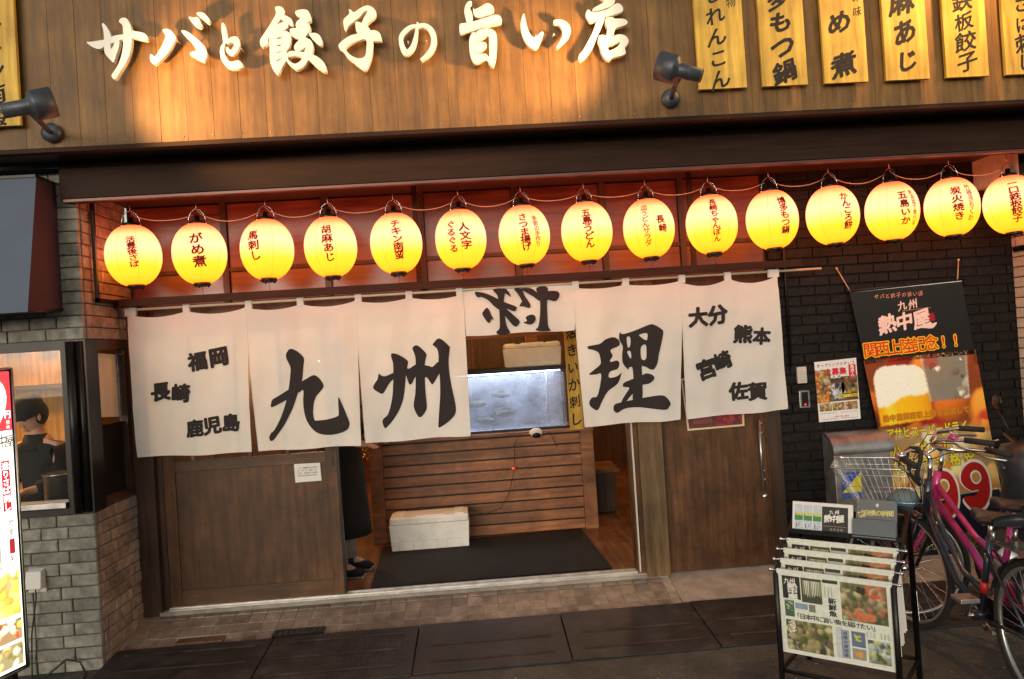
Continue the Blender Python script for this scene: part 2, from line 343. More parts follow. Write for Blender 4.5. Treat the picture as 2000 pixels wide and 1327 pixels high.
def thing(name, label, cat, loc=(0, 0, 0), group=None, rz=0):
    o = bpy.data.objects.new(name, None); col.objects.link(o); o.location = loc; o.rotation_euler = (0, 0, rz); o.empty_display_size = .1
    return tag(o, label, cat, group)
def struct(name, mb, m, bevel=0):
    o = obj(name, mb, m, None, bevel=bevel); o['kind'] = 'structure'; return o
def piece(name, me, loc, parent, rot=None, scale=None):
    o = bpy.data.objects.new(name, me); col.objects.link(o); o.parent = parent; o.location = Vector(loc) - wl(parent)
    if rot: o.rotation_euler = rot
    if scale: o.scale = scale
    return o
def boxmesh(name, sx, sy, sz, m, ch=0.003):
    """chamfered block, front towards -y"""
    mb = MB(); x, y, z = sx / 2, sy / 2, sz / 2
    a = [(-x + ch, -y, -z + ch), (x - ch, -y, -z + ch), (x - ch, -y, z - ch), (-x + ch, -y, z - ch)]
    b = [(-x, -y + ch, -z), (x, -y + ch, -z), (x, -y + ch, z), (-x, -y + ch, z)]
    c = [(-x, y, -z), (x, y, -z), (x, y, z), (-x, y, z)]
    fs = [(0, 1, 2, 3)] + [(4 + i, 4 + (i + 1) % 4, (i + 1) % 4, i) for i in range(4)] + [(8 + i, 8 + (i + 1) % 4, 4 + (i + 1) % 4, 4 + i) for i in range(4)] + [(11, 10, 9, 8)]
    mb.add(a + b + c, fs); me = mb.mesh(name); me.materials.append(M[m]); return me

# ------------------------------------------------------------------ glyphs from the built-in font
NEED = set('活豊後さばがめ煮馬刺し胡麻あじチキン南蛮人文字ぐるつま揚げ季節の手作り五島うどん皿サラダ長崎ちゃぽ博多もつ鍋かころ餅い塩身で食べ炭火焼き竹巻くわ一口鉄板餃子福岡鹿児大分熊本宮佐賀物れこ味熱中屋九州関西上陸記念初をてアヒスパードライハボル何杯オプニグタッフ募集と旨店サバ日っーぷりだ楽造け円税込生ー格安旬鮮魚直送新聞味自慢求人時給急焼鳥ビ0123456789!%()「」号番地定休電話営業間からまのに毎朝盛合せ特選届たい中旨魚郵母風格何合せ')
GL = {}
def load_glyphs():
    objs = []
    for off, key in ((0.0, 'n'),):
        for ch in NEED:
            c = bpy.data.curves.new('g', 'FONT'); c.body = ch; c.size = 1; c.offset = off; c.resolution_u = 2 if ord(ch) > 127 else 4
            o = bpy.data.objects.new('g', c); col.objects.link(o); objs.append((o, c, ch, key))
    dg = bpy.context.evaluated_depsgraph_get(); dg.update()
    for o, c, ch, key in objs:
        me = bpy.data.meshes.new_from_object(o.evaluated_get(dg))
        vs = [v.co.copy() for v in me.vertices]
        if vs:
            cx = 0.5 if ord(ch) > 127 else (min(v.x for v in vs) + max(v.x for v in vs)) / 2
            GL[(ch, key)] = ([(v.x - cx, v.y - 0.38) for v in vs], [tuple(p.vertices) for p in me.polygons])
        bpy.data.meshes.remove(me); bpy.data.objects.remove(o); bpy.data.curves.remove(c)
load_glyphs()
def text(mb, s, f, a, b, sx, sy, ang=0, c=None, off=0.001, key='n', jit=0.0, skew=0.0):
    """characters centred evenly from a to b in the flat coordinates of f(u, v, off) (v runs down)"""
    k = len(s); rb = {'n': 0, 'b': .020, 'o': .036, 'w': .075, 'p': .052}[key]; nd = {'n': 0, 'b': 6, 'o': 8, 'w': 14, 'p': 10}[key]
    dirs = [(0, 0)] + [(rb * cos(2 * pi * q / nd), rb * sin(2 * pi * q / nd)) for q in range(nd)]
    if key == 'w': dirs += [(x * .5, y * .5) for x, y in dirs[1:]]
    for i, ch in enumerate(s):
        if (ch, 'n') not in GL: continue
        t = i / (k - 1) if k > 1 else .5
        cx = a[0] + (b[0] - a[0]) * t; cy = a[1] + (b[1] - a[1]) * t
        an = R(ang + random.uniform(-1, 1) * jit * 60); ks = 1 + random.uniform(-jit, jit)
        vs, fs = GL[(ch, 'n')]; ca, sa = cos(an), sin(an)
        for q, (ox, oy) in enumerate(dirs):
            out = []
            for gx, gy in vs:
                gx += ox; gy += oy
                gy2 = gy + skew * gx; x = gx * sx * ks; y = gy2 * sy * ks
                out.append(f(cx + x * ca - y * sa, cy - (x * sa + y * ca), off + q * 2.5e-5))
            mb.add(out, fs, c)
def plane_f(Y): return lambda u, v, off: at(u, v, Y - off)
def smooth_loop(pts, n=5):
    k = len(pts); out = []
    for i in range(k):
        p0, p1, p2, p3 = [Vector((*pts[(i + j) % k], 0)) for j in (-1, 0, 1, 2)]
        a1 = (p0 - p1); a2 = (p2 - p1)
        for j in range(n):
            t = j / n
            q = 0.5 * ((2 * p1) + (p2 - p0) * t + (2 * p0 - 5 * p1 + 4 * p2 - p3) * t * t + (3 * p1 - p0 - 3 * p2 + p3) * t ** 3)
            out.append((q.x, q.y))
    return out
def path_loop(path, ws):
    """brush stroke: centre line with widths -> closed outline"""
    k = len(path); ps = []; wsm = []
    for i in range(k - 1):
        p0, p1, p2, p3 = [Vector(path[min(max(i + j, 0), k - 1)]) for j in (-1, 0, 1, 2)]
        for j in range(6):
            t = j / 6
            ps.append(0.5 * ((2 * p1) + (p2 - p0) * t + (2 * p0 - 5 * p1 + 4 * p2 - p3) * t * t + (3 * p1 - p0 - 3 * p2 + p3) * t ** 3)); wsm.append(ws[i] + (ws[i + 1] - ws[i]) * t)
    ps.append(Vector(path[-1])); wsm.append(ws[-1])
    return ps, wsm
def fill(mb, outer, holes, f, off, thick=0.0, c=None, maxlen=None, smooth=True, ol_n=4):
    """outline (with holes) in flat coordinates -> filled, optionally thick and rounded, mapped through f"""
    bm = bmesh.new()
    es = []
    for lp in [outer] + holes:
        pts = smooth_loop(lp, ol_n) if smooth else lp
        vs = [bm.verts.new((x, -y, 0)) for x, y in pts]
        es += [bm.edges.new((vs[i], vs[(i + 1) % len(vs)])) for i in range(len(vs))]
    bmesh.ops.triangle_fill(bm, use_beauty=True, use_dissolve=False, edges=es)
    if maxlen:
        for _ in range(4):
            lg = [e for e in bm.edges if e.calc_length() > maxlen]
            if not lg: break
            bmesh.ops.subdivide_edges(bm, edges=lg, cuts=1); bmesh.ops.triangulate(bm, faces=bm.faces)
    bm.normal_update(); bm.verts.index_update()
    vs = [(v.co.x, -v.co.y) for v in bm.verts]; fs = [tuple(v.index for v in p.verts) for p in bm.faces]
    if not fs: bm.free(); return
    if bm.faces[:] and sum(p.normal.z for p in bm.faces) < 0: fs = [t[::-1] for t in fs]
    front = [f(x, y, off + thick) for x, y in vs]
    n0 = len(vs); allv = list(front); allf = list(fs)
    if thick:
        allv += [f(x, y, off) for x, y in vs]
        for e in bm.edges:
            if len(e.link_faces) == 1:
                a, b = e.verts[0].index, e.verts[1].index
                allf.append((a, b, n0 + b, n0 + a))
    bm.free(); mb.add(allv, allf, c)
def crop(ox, oy, s): return lambda p: (ox + p[0] / s, oy + p[1] / s)
def grid_print(mb, f, x0, y0, x1, y1, img, off):
    h, w_ = img.shape[:2]; b0 = len(mb.v)
    vs = [f(x0 + (x1 - x0) * i / (w_ - 1), y0 + (y1 - y0) * j / (h - 1), off) for j in range(h) for i in range(w_)]
    fs = []; im = img.reshape(-1, 3).tolist(); cs = []
    for j in range(h - 1):
        for i in range(w_ - 1): q = (j * w_ + i, j * w_ + i + 1, (j + 1) * w_ + i + 1, (j + 1) * w_ + i); fs.append(q); cs.append(tuple(tuple(im[t]) for t in q))
    mb.v += vs; mb.f += [tuple(b0 + t for t in q) for q in fs]; mb.c += cs; mb.sm += [False] * len(fs)
def soft_photo(w_, h, asp, pal, n, rs, rng, img=None):
    """a blurred food photograph: soft lit lumps of the palette's colours"""
    pal = np.array(pal); yy, xx = np.mgrid[0:h, 0:w_]; X = xx / (w_ - 1); Y = yy / (h - 1) * asp
    if img is None: img = np.ones((h, w_, 3)) * pal.mean(0) * .45
    for k in range(n):
        t = k / n; r = rs[1] * (1 - t) + rs[0] * t; r *= rng.uniform(.7, 1.2); cx, cy = rng.uniform(0, 1), rng.uniform(0, asp); a = rng.uniform(0, 3.14); el = rng.uniform(.5, 1)
        dx, dy = X - cx, Y - cy; u = (dx * cos(a) + dy * sin(a)) / r; v = (-dx * sin(a) + dy * cos(a)) / (r * el); d = np.sqrt(u * u + v * v)
        m = np.clip((1.08 - d) / .3, 0, 1)[..., None]; c = pal[rng.integers(len(pal))] * rng.uniform(.75, 1.2)
        sh = np.clip(.95 - .45 * (dx + dy) / r * .7 - .25 * d, .35, 1.5)[..., None]
        img = img * (1 - m * .85) + c * sh * m * .85
    return np.clip(img, 0, 1)
def blobs(mb, f, x0, y0, x1, y1, pal, n, rmin, rmax, base=0.001):
    if n > 16:
        p = (f(x1, y0, 0) - f(x0, y0, 0)).length; q = (f(x0, y1, 0) - f(x0, y0, 0)).length; cell = .0045
        w_ = max(12, min(80, int(p / cell))); h = max(12, min(80, int(q / cell)))
        rng = np.random.default_rng(int(abs(x0 * 977 + y0 * 131 + n)) + 3)
        grid_print(mb, f, x0, y0, x1, y1, soft_photo(w_, h, q / p, pal, int(n * 1.3), (rmin / (x1 - x0) * 1.0, min(.32, rmax / (x1 - x0) * 1.7)), rng), base); return
    n = int(n * 3.2); rmin *= .5; rmax *= .62
    for i in range(n):
        r = random.uniform(rmin, rmax); cx = random.uniform(x0 + r, x1 - r); cy = random.uniform(y0 + r, y1 - r); c = random.choice(pal)
        k = 9; ph = random.random() * 6; el = random.uniform(.5, 1)
        vs = [f(cx + r * cos(2 * pi * j / k) * random.uniform(.8, 1), cy + r * el * sin(2 * pi * j / k + .3) * random.uniform(.8, 1), base + i * 2.5e-6) for j in range(k)]
        mb.add(vs, [tuple(range(k))], c)
def rect(mb, f, x0, y0, x1, y1, c, off=0.0006): mb.add([f(x0, y0, off), f(x1, y0, off), f(x1, y1, off), f(x0, y1, off)], [(0, 1, 2, 3)][:], c)
def bil(A, B, C_, D):
    """flat (u,v) in 0..1 on the quad A top-left, B top-right, C bottom-right, D bottom-left"""
    n = (B - A).cross(D - A).normalized()
    if n.dot(CAM - A) < 0: n = -n
    return lambda u, v, off: (A * (1 - u) + B * u) * (1 - v) + (D * (1 - u) + C_ * u) * v + n * off

# ================================================================== the setting
FL = 0.13
b = MB(); b.quad((-60, -60, 0), (60, -60, 0), (60, 60, 0), (-60, 60, 0)); struct('road', b, 'asphalt')
# sloping entrance apron: mortar bed with tiles set in it
def apz(y): return 0.035 + (FL - 0.015 - 0.035) * min(1, max(0, (y + 0.44) / 0.36))
b = MB(); b.add([(-2.26, -0.45, 0.001), (1.2, -0.45, 0.001), (1.2, -0.45, .030), (-2.26, -0.45, .030), (-2.26, -.08, FL - .019), (1.2, -.08, FL - .019), (-2.26, 0.1, FL - .019), (1.2, 0.1, FL - .019)],
      [(0, 1, 2, 3), (3, 2, 5, 4), (4, 5, 7, 6)]); apron = struct('entrance_apron', b, 'grout')
tm = boxmesh('tile', .0940, .010, .0940, 'tile', .002)   # face towards -y, turned up below
ang = math.atan2(FL - .05, .36)
for r_ in range(4):
    y = -0.395 + r_ * 0.0985
    for i in range(34):
        x = -2.19 + i * 0.0995
        if x > 1.16: continue
        if r_ == 0 and -1.36 < x < -1.02: continue
        if r_ == 0 and -1.95 < x < -1.62: continue
        t = piece('tile', tm, (x, y, apz(y) - .004 + random.uniform(-.0012, .0008)), apron, rot=(-pi / 2 + ang * (1 if y < -.1 else .1) + random.uniform(-.006, .006), 0, random.uniform(-.004, .004)))
b = MB(); b.box((-1.93, -.44, .02), (-1.64, -.355, .052)); obj('access_cover', b, mat('rust_cover', (.15, .09, .065), .75, .3, .5, 14), apron)
b = MB(); b.box((-1.345, -.44, .03), (-1.03, -.355, .058)); 
for k in range(9): b.box((-1.335 + k * .034, -.432, .058), (-1.318 + k * .034, -.363, .062))
obj('drain_grate', b, 'black_metal', apron)
b = MB(); b.box((-2.15, -.085, FL - .03), (1.2, -.02, FL + .004)); obj('cement_strip', b, 'concrete', apron)
# concrete pad by the right door
b = MB(); b.add([(1.203, -.40, 0), (3.8, -.40, 0), (3.8, -.40, .045), (1.203, -.40, .045), (1.203, 0.02, FL - .012), (3.8, 0.02, FL - .012)], [(0, 1, 2, 3), (3, 2, 5, 4)])
struct('concrete_pad', b, 'concrete')
b = MB(); random.seed(21)
for k in range(150):
    x, y = random.uniform(-2.2, 3.2), random.uniform(-2.6, -1.15); r = random.uniform(.002, .011); n_ = 7; ph = random.random() * 6; z = .0015
    b.add([(x + r * cos(2 * pi * j / n_ + ph) * random.uniform(.7, 1.1), y + r * sin(2 * pi * j / n_ + ph) * random.uniform(.7, 1.1), z) for j in range(n_)] + [(x, y, z + r * .25)], [(j, (j + 1) % n_, n_) for j in range(n_)])
g_ = obj('grit', b, 'concrete'); tag(g_, 'pale grit and gum spots scattered over the dark street', 'grit', kind='stuff')
# rubber ramps along the edge
for k, (x0, x1) in enumerate(((-2.24, -1.325), (-1.315, -.45), (-.44, .415), (.425, 1.235), (1.245, 2.10), (2.11, 2.97))):
    ya = -.455 - .012 * k * .2; t = thing('kerb_ramp', None, 'ramp', ((x0 + x1) / 2, -.75, 0), 'rubber kerb ramps along the shop front')
    b = MB(); y1 = -.445 + .03 * (k - 2) * .4; y0 = y1 - .62
    b.add([(x0, y0, .004), (x1, y0, .004), (x1, y1, .004), (x0, y1, .004), (x0, y0, .012), (x1, y0, .012), (x1, y1 - .06, .050), (x0, y1 - .06, .050), (x1, y1, .050), (x0, y1, .050)],
          [(0, 1, 5, 4), (4, 5, 6, 7), (7, 6, 8, 9), (9, 8, 2, 3), (0, 4, 7, 9, 3), (1, 2, 8, 6, 5)])
    obj('ramp_body', b, 'rubber', t)
    b = MB()
    for j in range(2 if k > 1 else 3):
        yy = y0 + .12 + j * .2; zz = .012 + .038 * (yy - y0) / .56
        b.add([(x0 + .08, yy - .014, zz + .001), (x1 - .08, yy - .014, zz + .001), (x1 - .08, yy, zz + .008), (x0 + .08, yy, zz + .008), (x1 - .08, yy + .014, zz + .003), (x0 + .08, yy + .014, zz + .003)], [(0, 1, 2, 3), (3, 2, 4, 5)])
    if k == 1:
        for i in range(12):
            for j in range(14): x = x0 + .42 + i * .036; y = y0 + .05 + j * .036; b.box((x, y, .012 + .068 * (y - y0)), (x + .008, y + .02, .017 + .068 * (y - y0)))
    obj('ridges', b, 'rubber', t)
    t['label'] = ['black rubber kerb ramp at the foot of the left brick wall', 'black rubber kerb ramp with raised dots beside the drain grate', 'black rubber kerb ramp in front of the white box', 'black rubber kerb ramp below the right half of the doorway', 'black rubber kerb ramp beside the newspaper rack', 'black rubber kerb ramp under the bicycles'][k]

# ------------------------------------------------------------------ left wing: brick piers, window, kitchen
XW, YW = -2.26, -0.62
wing = thing('brick_wing', 'grey brick corner wing with a kitchen window left of the entrance', 'wall', (XW - .4, YW, 0))
def core(x0, y0, x1, y1, z0, z1, m='mortar', par=wing, nm='mortar_bed'):
    b = MB(); b.box((x0, y0, z0), (x1, y1, z1)); return obj(nm, b, m, par)
core(-3.6, YW + .012, XW - .012, -.35, 0, .90)
core(-2.5, -.35, XW - .012, 0.02, 0, .93)
core(-3.6, YW + .012, XW - .012, 0.02, 1.90, 2.93)
core(-3.6, YW + .15, XW - .15, 0.02, 2.93, 3.3, 'black_metal', wing, 'upper_wall')
bh = .070
def courses(z0, z1): return [z0 + bh * i for i in range(int((z1 - z0 + .01) / bh))]
bmg = {l: boxmesh('brick', l, .03, bh - .0055, 'grey_brick', .004) for l in (.218, .155, .105)}
bmw = {l: boxmesh('brick', l, .03, bh - .0055, 'lantern_lit_brick', .004) for l in (.218, .155, .105)}
def lay(zs, kind, p0, p1, meshes, axis, par, fix, outward, nm='brick'):
    """a run of bricks between p0 and p1 along axis, jointed, starting with alternating lengths"""
    for ri, z in enumerate(zs):
        p = p1; first = True
        while p > p0 + .02:
            l = (.155 if ri % 2 else .218) if first else random.choice((.218, .218, .155))
            first = False; a = max(p0, p - l)
            if p - a < .04: break
            mid = (p + a) / 2; sc_ = (p - a - .007) / l
            off = random.uniform(-.003, .004)
            if axis == 'x': loc = (mid, fix - off + .012, z + bh / 2); rot = (0, 0, 0)
            else: loc = (fix + off - .012, mid, z + bh / 2); rot = (0, 0, pi / 2)
            piece(nm, meshes[l], loc, par, rot=rot, scale=(sc_, 1, 1)); p = a
lay(courses(0, .91), 0, -3.05, XW + .002, bmg, 'x', wing, YW, -1)
lay(courses(0, .91), 0, YW + .03, -.002, bmw, 'y', wing, XW, 1)
lay(courses(1.92, 2.92), 0, -2.78, XW + .002, bmg, 'x', wing, YW, -1)
lay(courses(1.92, 2.92), 0, YW + .03, -.002, bmw, 'y', wing, XW, 1)
# window: dark corner post, frames, sill, glass
win = thing('kitchen_window', 'dark framed corner window looking into the yellow lit kitchen', 'window', (XW - .3, YW, .9))
b = MB(); b.box((-2.40, YW - .004, .912), (XW + .004, YW + .14, 1.918)); obj('corner_post', b, 'black_metal', win)
b = MB(); b.tube([(-2.335, YW - .02, .92), (-2.335, YW - .02, 1.91)], .026, 12); b.tube([(-2.285, YW - .012, .92), (-2.285, YW - .012, 1.91)], .014, 10); obj('downpipe', b, M['zinc'] if False else 'black_metal', win)
b = MB(); b.box((-3.4, YW + .0, 1.865), (-2.40, YW + .06, 1.918)); b.box((-3.4, YW - .006, .905), (-2.40, YW + .06, .945)); b.box((-2.9, YW + .005, .945), (-2.86, YW + .05, 1.865)); obj('window_frame', b, 'black_metal', win)
b = MB(); b.box((-3.3, YW - .03, .955), (-2.405, YW + .10, .985)); obj('sill', b, 'steel', win)
b = MB(); b.box((XW - .05, YW + .14, .93), (XW + .002, -.002, .965)); b.box((XW - .05, YW + .14, 1.86), (XW + .002, -.002, 1.918)); b.box((XW - .05, -.13, .965), (XW + .002, -.002, 1.86)); obj('side_frame', b, 'dark_wood', win)
b = MB(); b.box((-2.86, YW + .028, .985), (-2.40, YW + .032, 1.865)); obj('pane', b, 'glass', win)
b = MB(); b.box((XW - .03, YW + .14, .965), (XW - .026, -.13, 1.86)); obj('pane', b, 'glass', win)
b = MB(); b.box((XW - .04, YW + .142, .966), (XW - .034, -.132, 1.40)); obj('lower_panel', b, 'black_metal', win)
# paper sheet taped inside the side pane
b = MB(); b.add([(XW - .046, -.42, 1.45), (XW - .044, -.15, 1.43), (XW - .044, -.15, 1.83), (XW - .046, -.42, 1.84)], [(0, 1, 2, 3)])
b.add([(XW - .050, -.42, 1.45), (XW - .048, -.15, 1.43), (XW - .048, -.15, 1.83), (XW - .050, -.42, 1.84)], [(0, 1, 2, 3)])
tag(obj('paper_sheet', b, mat('pale_sheet', (.80, .80, .62), .35, 0, .06, 5)), 'blank pale sheet hung inside the narrow side window', 'sheet')
# kitchen room
kr = thing('kitchen_room', 'small yellow lit kitchen behind the corner window', 'room', (-3.2, .5, .0))
b = MB(); b.quad((-4.6, 1.5, 0), (-2.3, 1.5, 0), (-2.3, 1.5, 2.4), (-4.6, 1.5, 2.4)); b.quad((-4.6, -.5, 0), (-4.6, 1.5, 0), (-4.6, 1.5, 2.4), (-4.6, -.5, 2.4)); obj('back_wall', b, 'kitchen_wall', kr)
b = MB(); b.quad((-4.6, -.5, 2.4), (-2.3, -.5, 2.4), (-2.3, 1.5, 2.4), (-4.6, 1.5, 2.4)); obj('ceiling', b, 'dark_wood', kr)
b = MB(); b.quad((-4.6, -.5, .02), (-2.3, -.5, .02), (-2.3, 1.5, .02), (-4.6, 1.5, .02)); obj('floor', b, 'dark_wood', kr)
b = MB(); b.quad((-2.285, 0.0, 0), (-2.285, 1.5, 0), (-2.285, 1.5, 2.4), (-2.285, 0.0, 2.4)); obj('side_wall', b, 'kitchen_wall', kr)
b = MB()
for i in range(9): b.box((-4.0 + i * .2, 1.10, 1.98 - .02 * (i % 3)), (-3.9 + i * .2, 1.22, 2.16))
obj('hanging_slips', b, 'board_wood', kr)
b = MB(); b.box((-4.3, 1.1, 1.62), (-3.05, 1.48, 1.65)); b.box((-3.05, 1.05, 1.2), (-3.0, 1.49, 2.38)); obj('shelf', b, 'dark_wood', kr)
b = MB(); b.box((-3.9, -.46, .80), (-2.33, -.12, .90)); obj('counter', b, 'steel', kr)
t = thing('steel_pot', 'steel pot on the kitchen counter below the cook', 'pot', (-2.63, -.26, .90))
b = MB(); b.lathe([(.085, 0), (.095, .01), (.098, .20), (.104, .205), (.104, .212), (.09, .212)], 24); obj('pot_body', b, 'steel', t, local=True)
b = MB(); b.tube([(.10, 0, .17), (.13, 0, .17), (.13, 0, .15), (.10, 0, .15)], .006, 6); b.tube([(-.02, 0, .10), (.10, -.03, .27)], .006, 6); obj('ladle', b, 'steel', t, local=True)
t = thing('detergent_bottle', 'white bottle with red band beside the pot', 'bottle', (-2.47, -.24, .90))
b = MB(); b.lathe([(.035, 0), (.04, .01), (.04, .14), (.02, .18), (.014, .21)], 16, squash=.7); obj('bottle_body', b, 'plastic_white', t, local=True)
b = MB(); b.lathe([(.0412, .05), (.0412, .10)], 16, squash=.72); obj('label_band', b, 'red', t, local=True)
b = MB(); b.lathe([(.014, .21), (.014, .235), (0, .235)], 12); obj('cap', b, 'red', t, local=True)
for i, (x, y, z, p) in enumerate(((-3.4, .2, 2.2, 22), (-2.6, .55, 2.32, 8))):
    t = thing('kitchen_lamp', ['warm bulb at the back of the kitchen', 'warm bulb above the cook'][i], 'lamp', (x, y, z))
    b = MB(); b.ball((0, 0, 0), .03, 12); obj('bulb', b, 'bulb', t, local=True)
    b = MB(); b.tube([(0, 0, .03), (0, 0, .15)], .006, 6); b.lathe([(.02, .025), (.02, .06)], 10); obj('lamp_socket', b, 'black_metal', t, local=True)
    li = bpy.data.lights.new('kitchen_light', 'POINT'); li.energy = p; li.color = (1, .48, .09); li.shadow_soft_size = .05
    lo = bpy.data.objects.new('lamp_glow', li); col.objects.link(lo); lo.parent = t; lo.location = (0, 0, -.06)
# outlet box and cord on the brick
t = thing('outlet_box', 'white weatherproof outlet box with grey cord on the brick pier', 'outlet box', (-2.60, YW, .50))
b = MB(); b.add([(-.045, -.005, 0), (.045, -.005, 0), (.045, -.06, .01), (-.045, -.06, .01), (-.045, -.005, .115), (.045, -.005, .115), (.042, -.045, .105), (-.042, -.045, .105)], [(0, 1, 2, 3), (3, 2, 6, 7), (7, 6, 5, 4), (0, 3, 7, 4), (1, 5, 6, 2)]); obj('cover', b, 'paper', t, local=True, bevel=.004)
b = MB(); b.box((-.05, .006, -.02), (.05, -.012, .03)); obj('back_box', b, 'plastic_white', t, local=True)
b = MB(); pts = [(0, -.03, 0), (.005, -.04, -.05), (-.03, -.04, -.25), (-.045, -.03, -.42), (-.03, -.06, -.497), (.0, -.12, -.493), (.12, -.20, -.493)]; b.tube(pts, .004, 6); obj('cord', b, 'cable_black', t, local=True)
b = MB(); P0 = [(-2.56, -.72, .005), (-2.50, -.70, .05), (-2.44, -.67, .095), (-2.37, -.66, .07), (-2.33, -.68, .006), (-2.30, -.8, .006)]
tag(obj('ground_cable', MB().tube(P0, .006, 8), 'cable_black'), 'black cable arching from the ground against the brick corner', 'cable')
# awning of the wing
aw = thing('window_awning', 'grey and purple box awning above the kitchen window', 'awning', (-2.9, YW, 2.0))
xa = -2.37
T0, T1, B0, B1 = (YW + .0, 2.83), (YW - .20, 2.83), (YW + .0, 2.10), (YW - .36, 2.06)
b = MB(); b.add([(-4.5, T1[0], T1[1]), (xa, T1[0], T1[1]), (xa, B1[0], B1[1]), (-4.5, B1[0], B1[1])], [(0, 1, 2, 3)]); obj('front_cover', b, 'awning_grey', aw)
b = MB(); b.add([(xa, T1[0], T1[1]), (xa, T0[0], T0[1]), (xa, B0[0], B0[1]), (xa, B1[0], B1[1])], [(0, 1, 2, 3)]); obj('side_cover', b, 'awning_purple', aw)
b = MB(); b.box((-4.5, YW - .21, 2.825), (xa, YW, 2.84)); b.tube([(-4.5, B1[0], B1[1]), (xa, B1[0], B1[1]), (xa, B0[0], B0[1])], .008, 8); b.tube([(-4.5, YW - .03, 2.90), (-2.32, YW - .03, 2.90)], .016, 8); obj('awning_frame', b, 'black_metal', aw)

# ------------------------------------------------------------------ sign board over the shop
YS = -0.95; ZB = 2.946
sb = thing('sign_wall', 'long upper wall of vertical wooden planks carrying the shop name', 'sign board', (0.4, YS, ZB))
pm = boxmesh('plank', .1418, .02, 1.30, 'sign_wood', .0012)
for i in range(48):
    x = -2.98 + i * .1425
    piece('plank', pm, (x, YS + .010 + random.uniform(-.0008, .0008), ZB + .652), sb)
b = MB(); b.box((-3.1, YS + .022, ZB - .01), (3.9, YS + .05, ZB + 1.35)); obj('backing', b, 'dark_wood', sb)
b = MB(); b.box((-3.1, YS - .004, ZB - .022), (3.9, YS + .05, ZB)); obj('bottom_trim', b, 'fascia', sb)
b = MB()
for i in range(44): b.ball((-2.9 + i * .155, YS - .001, ZB + .028), .0035, 6)
o = obj('nail_heads', b, 'steel', sb); o['kind'] = 'stuff'
fa = thing('eaves_beam', 'dark brown steel eaves beam below the sign board', 'beam', (0.4, -.66, 2.7))
b = MB(); b.box((-4.6, -.902, ZB - .012), (3.9, -.66, ZB + .03)); obj('soffit', b, 'black_metal', fa)
b = MB(); b.add([(-2.32, -.66, 2.935), (3.9, -.66, 2.935), (3.9, -.68, 2.90), (-2.32, -.68, 2.90), (3.9, -.68, 2.73), (-2.32, -.68, 2.73), (3.9, -.655, 2.712), (-2.32, -.655, 2.712), (3.9, -.60, 2.712), (-2.32, -.60, 2.712), (3.9, -.60, 2.935), (-2.32, -.60, 2.935)],
      [(0, 1, 2, 3), (3, 2, 4, 5), (5, 4, 6, 7), (7, 6, 8, 9), (9, 8, 10, 11)]); obj('beam_body', b, 'fascia', fa)
b = MB(); b.box((-2.30, -.688, 2.708), (3.9, -.652, 2.722)); obj('lit_lower_edge', b, 'fascia_lit_edge', fa)
b = MB(); b.box((-2.26, -.60, 2.80), (3.9, 0.10, 2.82)); obj('lantern_ceiling', b, mat('ceiling_red', (.045, .018, .014), .5, 0, .2, 4), fa)

# ------------------------------------------------------------------ the brushed shop name: one thick letter each
def sign_letter(nm_label, strokes, cr_, group='brushed letters of the shop name'):
    f = lambda u, v, off: at(*cr_((u, v)), YS) + Vector((0, -off, 0))
    mb = MB()
    for i, s in enumerate(strokes):
        if s[0] == 'P':
            ps, ws = path_loop(s[1], s[2]); L_, R_ = [], []
            for k, p in enumerate(ps):
                t = (ps[min(k + 1, len(ps) - 1)] - ps[max(k - 1, 0)]).normalized(); nn = Vector((-t.y, t.x))
                L_.append(tuple(p + nn * ws[k] / 2)); R_.append(tuple(p - nn * ws[k] / 2))
            for k in range(len(ps) - 1):   # quads, so a crossing stroke cannot break the fill
                q = [L_[k], L_[k + 1], R_[k + 1], R_[k]]; th = .075 + i * .0012
                fr = [f(*p, th) for p in q]; bk = [f(*p, .048) for p in q]
                mb.add(fr + bk, [(0, 1, 2, 3), (0, 4, 5, 1), (3, 2, 6, 7)])
        else: fill(mb, s[0], list(s[1:]), f, .048, .027 + i * .0012)
    pts = mb.v; c = sum(pts, Vector()) / len(pts)
    for dx in (-.05, .05): mb.tube([(c.x + dx, YS, c.z), (c.x + dx, YS - .05, c.z)], .004, 6)
    tag(obj('sign_letter', mb, 'sign_white'), nm_label, 'letter', group)
A_ = crop(180, 40, 5.882); B_ = crop(500, 10, 5.263); C_ = crop(860, 0, 5.263)
sign_letter('white brushed letter サ, leftmost of the shop name', [
 ([(15,315),(60,310),(130,300),(210,285),(330,240),(430,225),(520,205),(525,180),(560,190),(640,205),(680,225),(705,265),(690,295),(620,285),(540,270),(430,280),(330,315),(220,360),(170,390),(120,385),(60,355)],),
 ([(200,100),(230,125),(270,190),(290,240),(285,300),(285,350),(290,390),(310,370),(340,310),(385,300),(380,370),(350,460),(320,540),(290,520),(235,460),(215,400),(215,280),(205,180),(190,120)],),
 ([(430,40),(470,50),(500,100),(520,160),(525,300),(510,420),(470,530),(400,640),(340,735),(300,700),(310,670),(370,580),(410,470),(430,350),(430,200),(420,120),(385,90),(395,55)],)], A_)
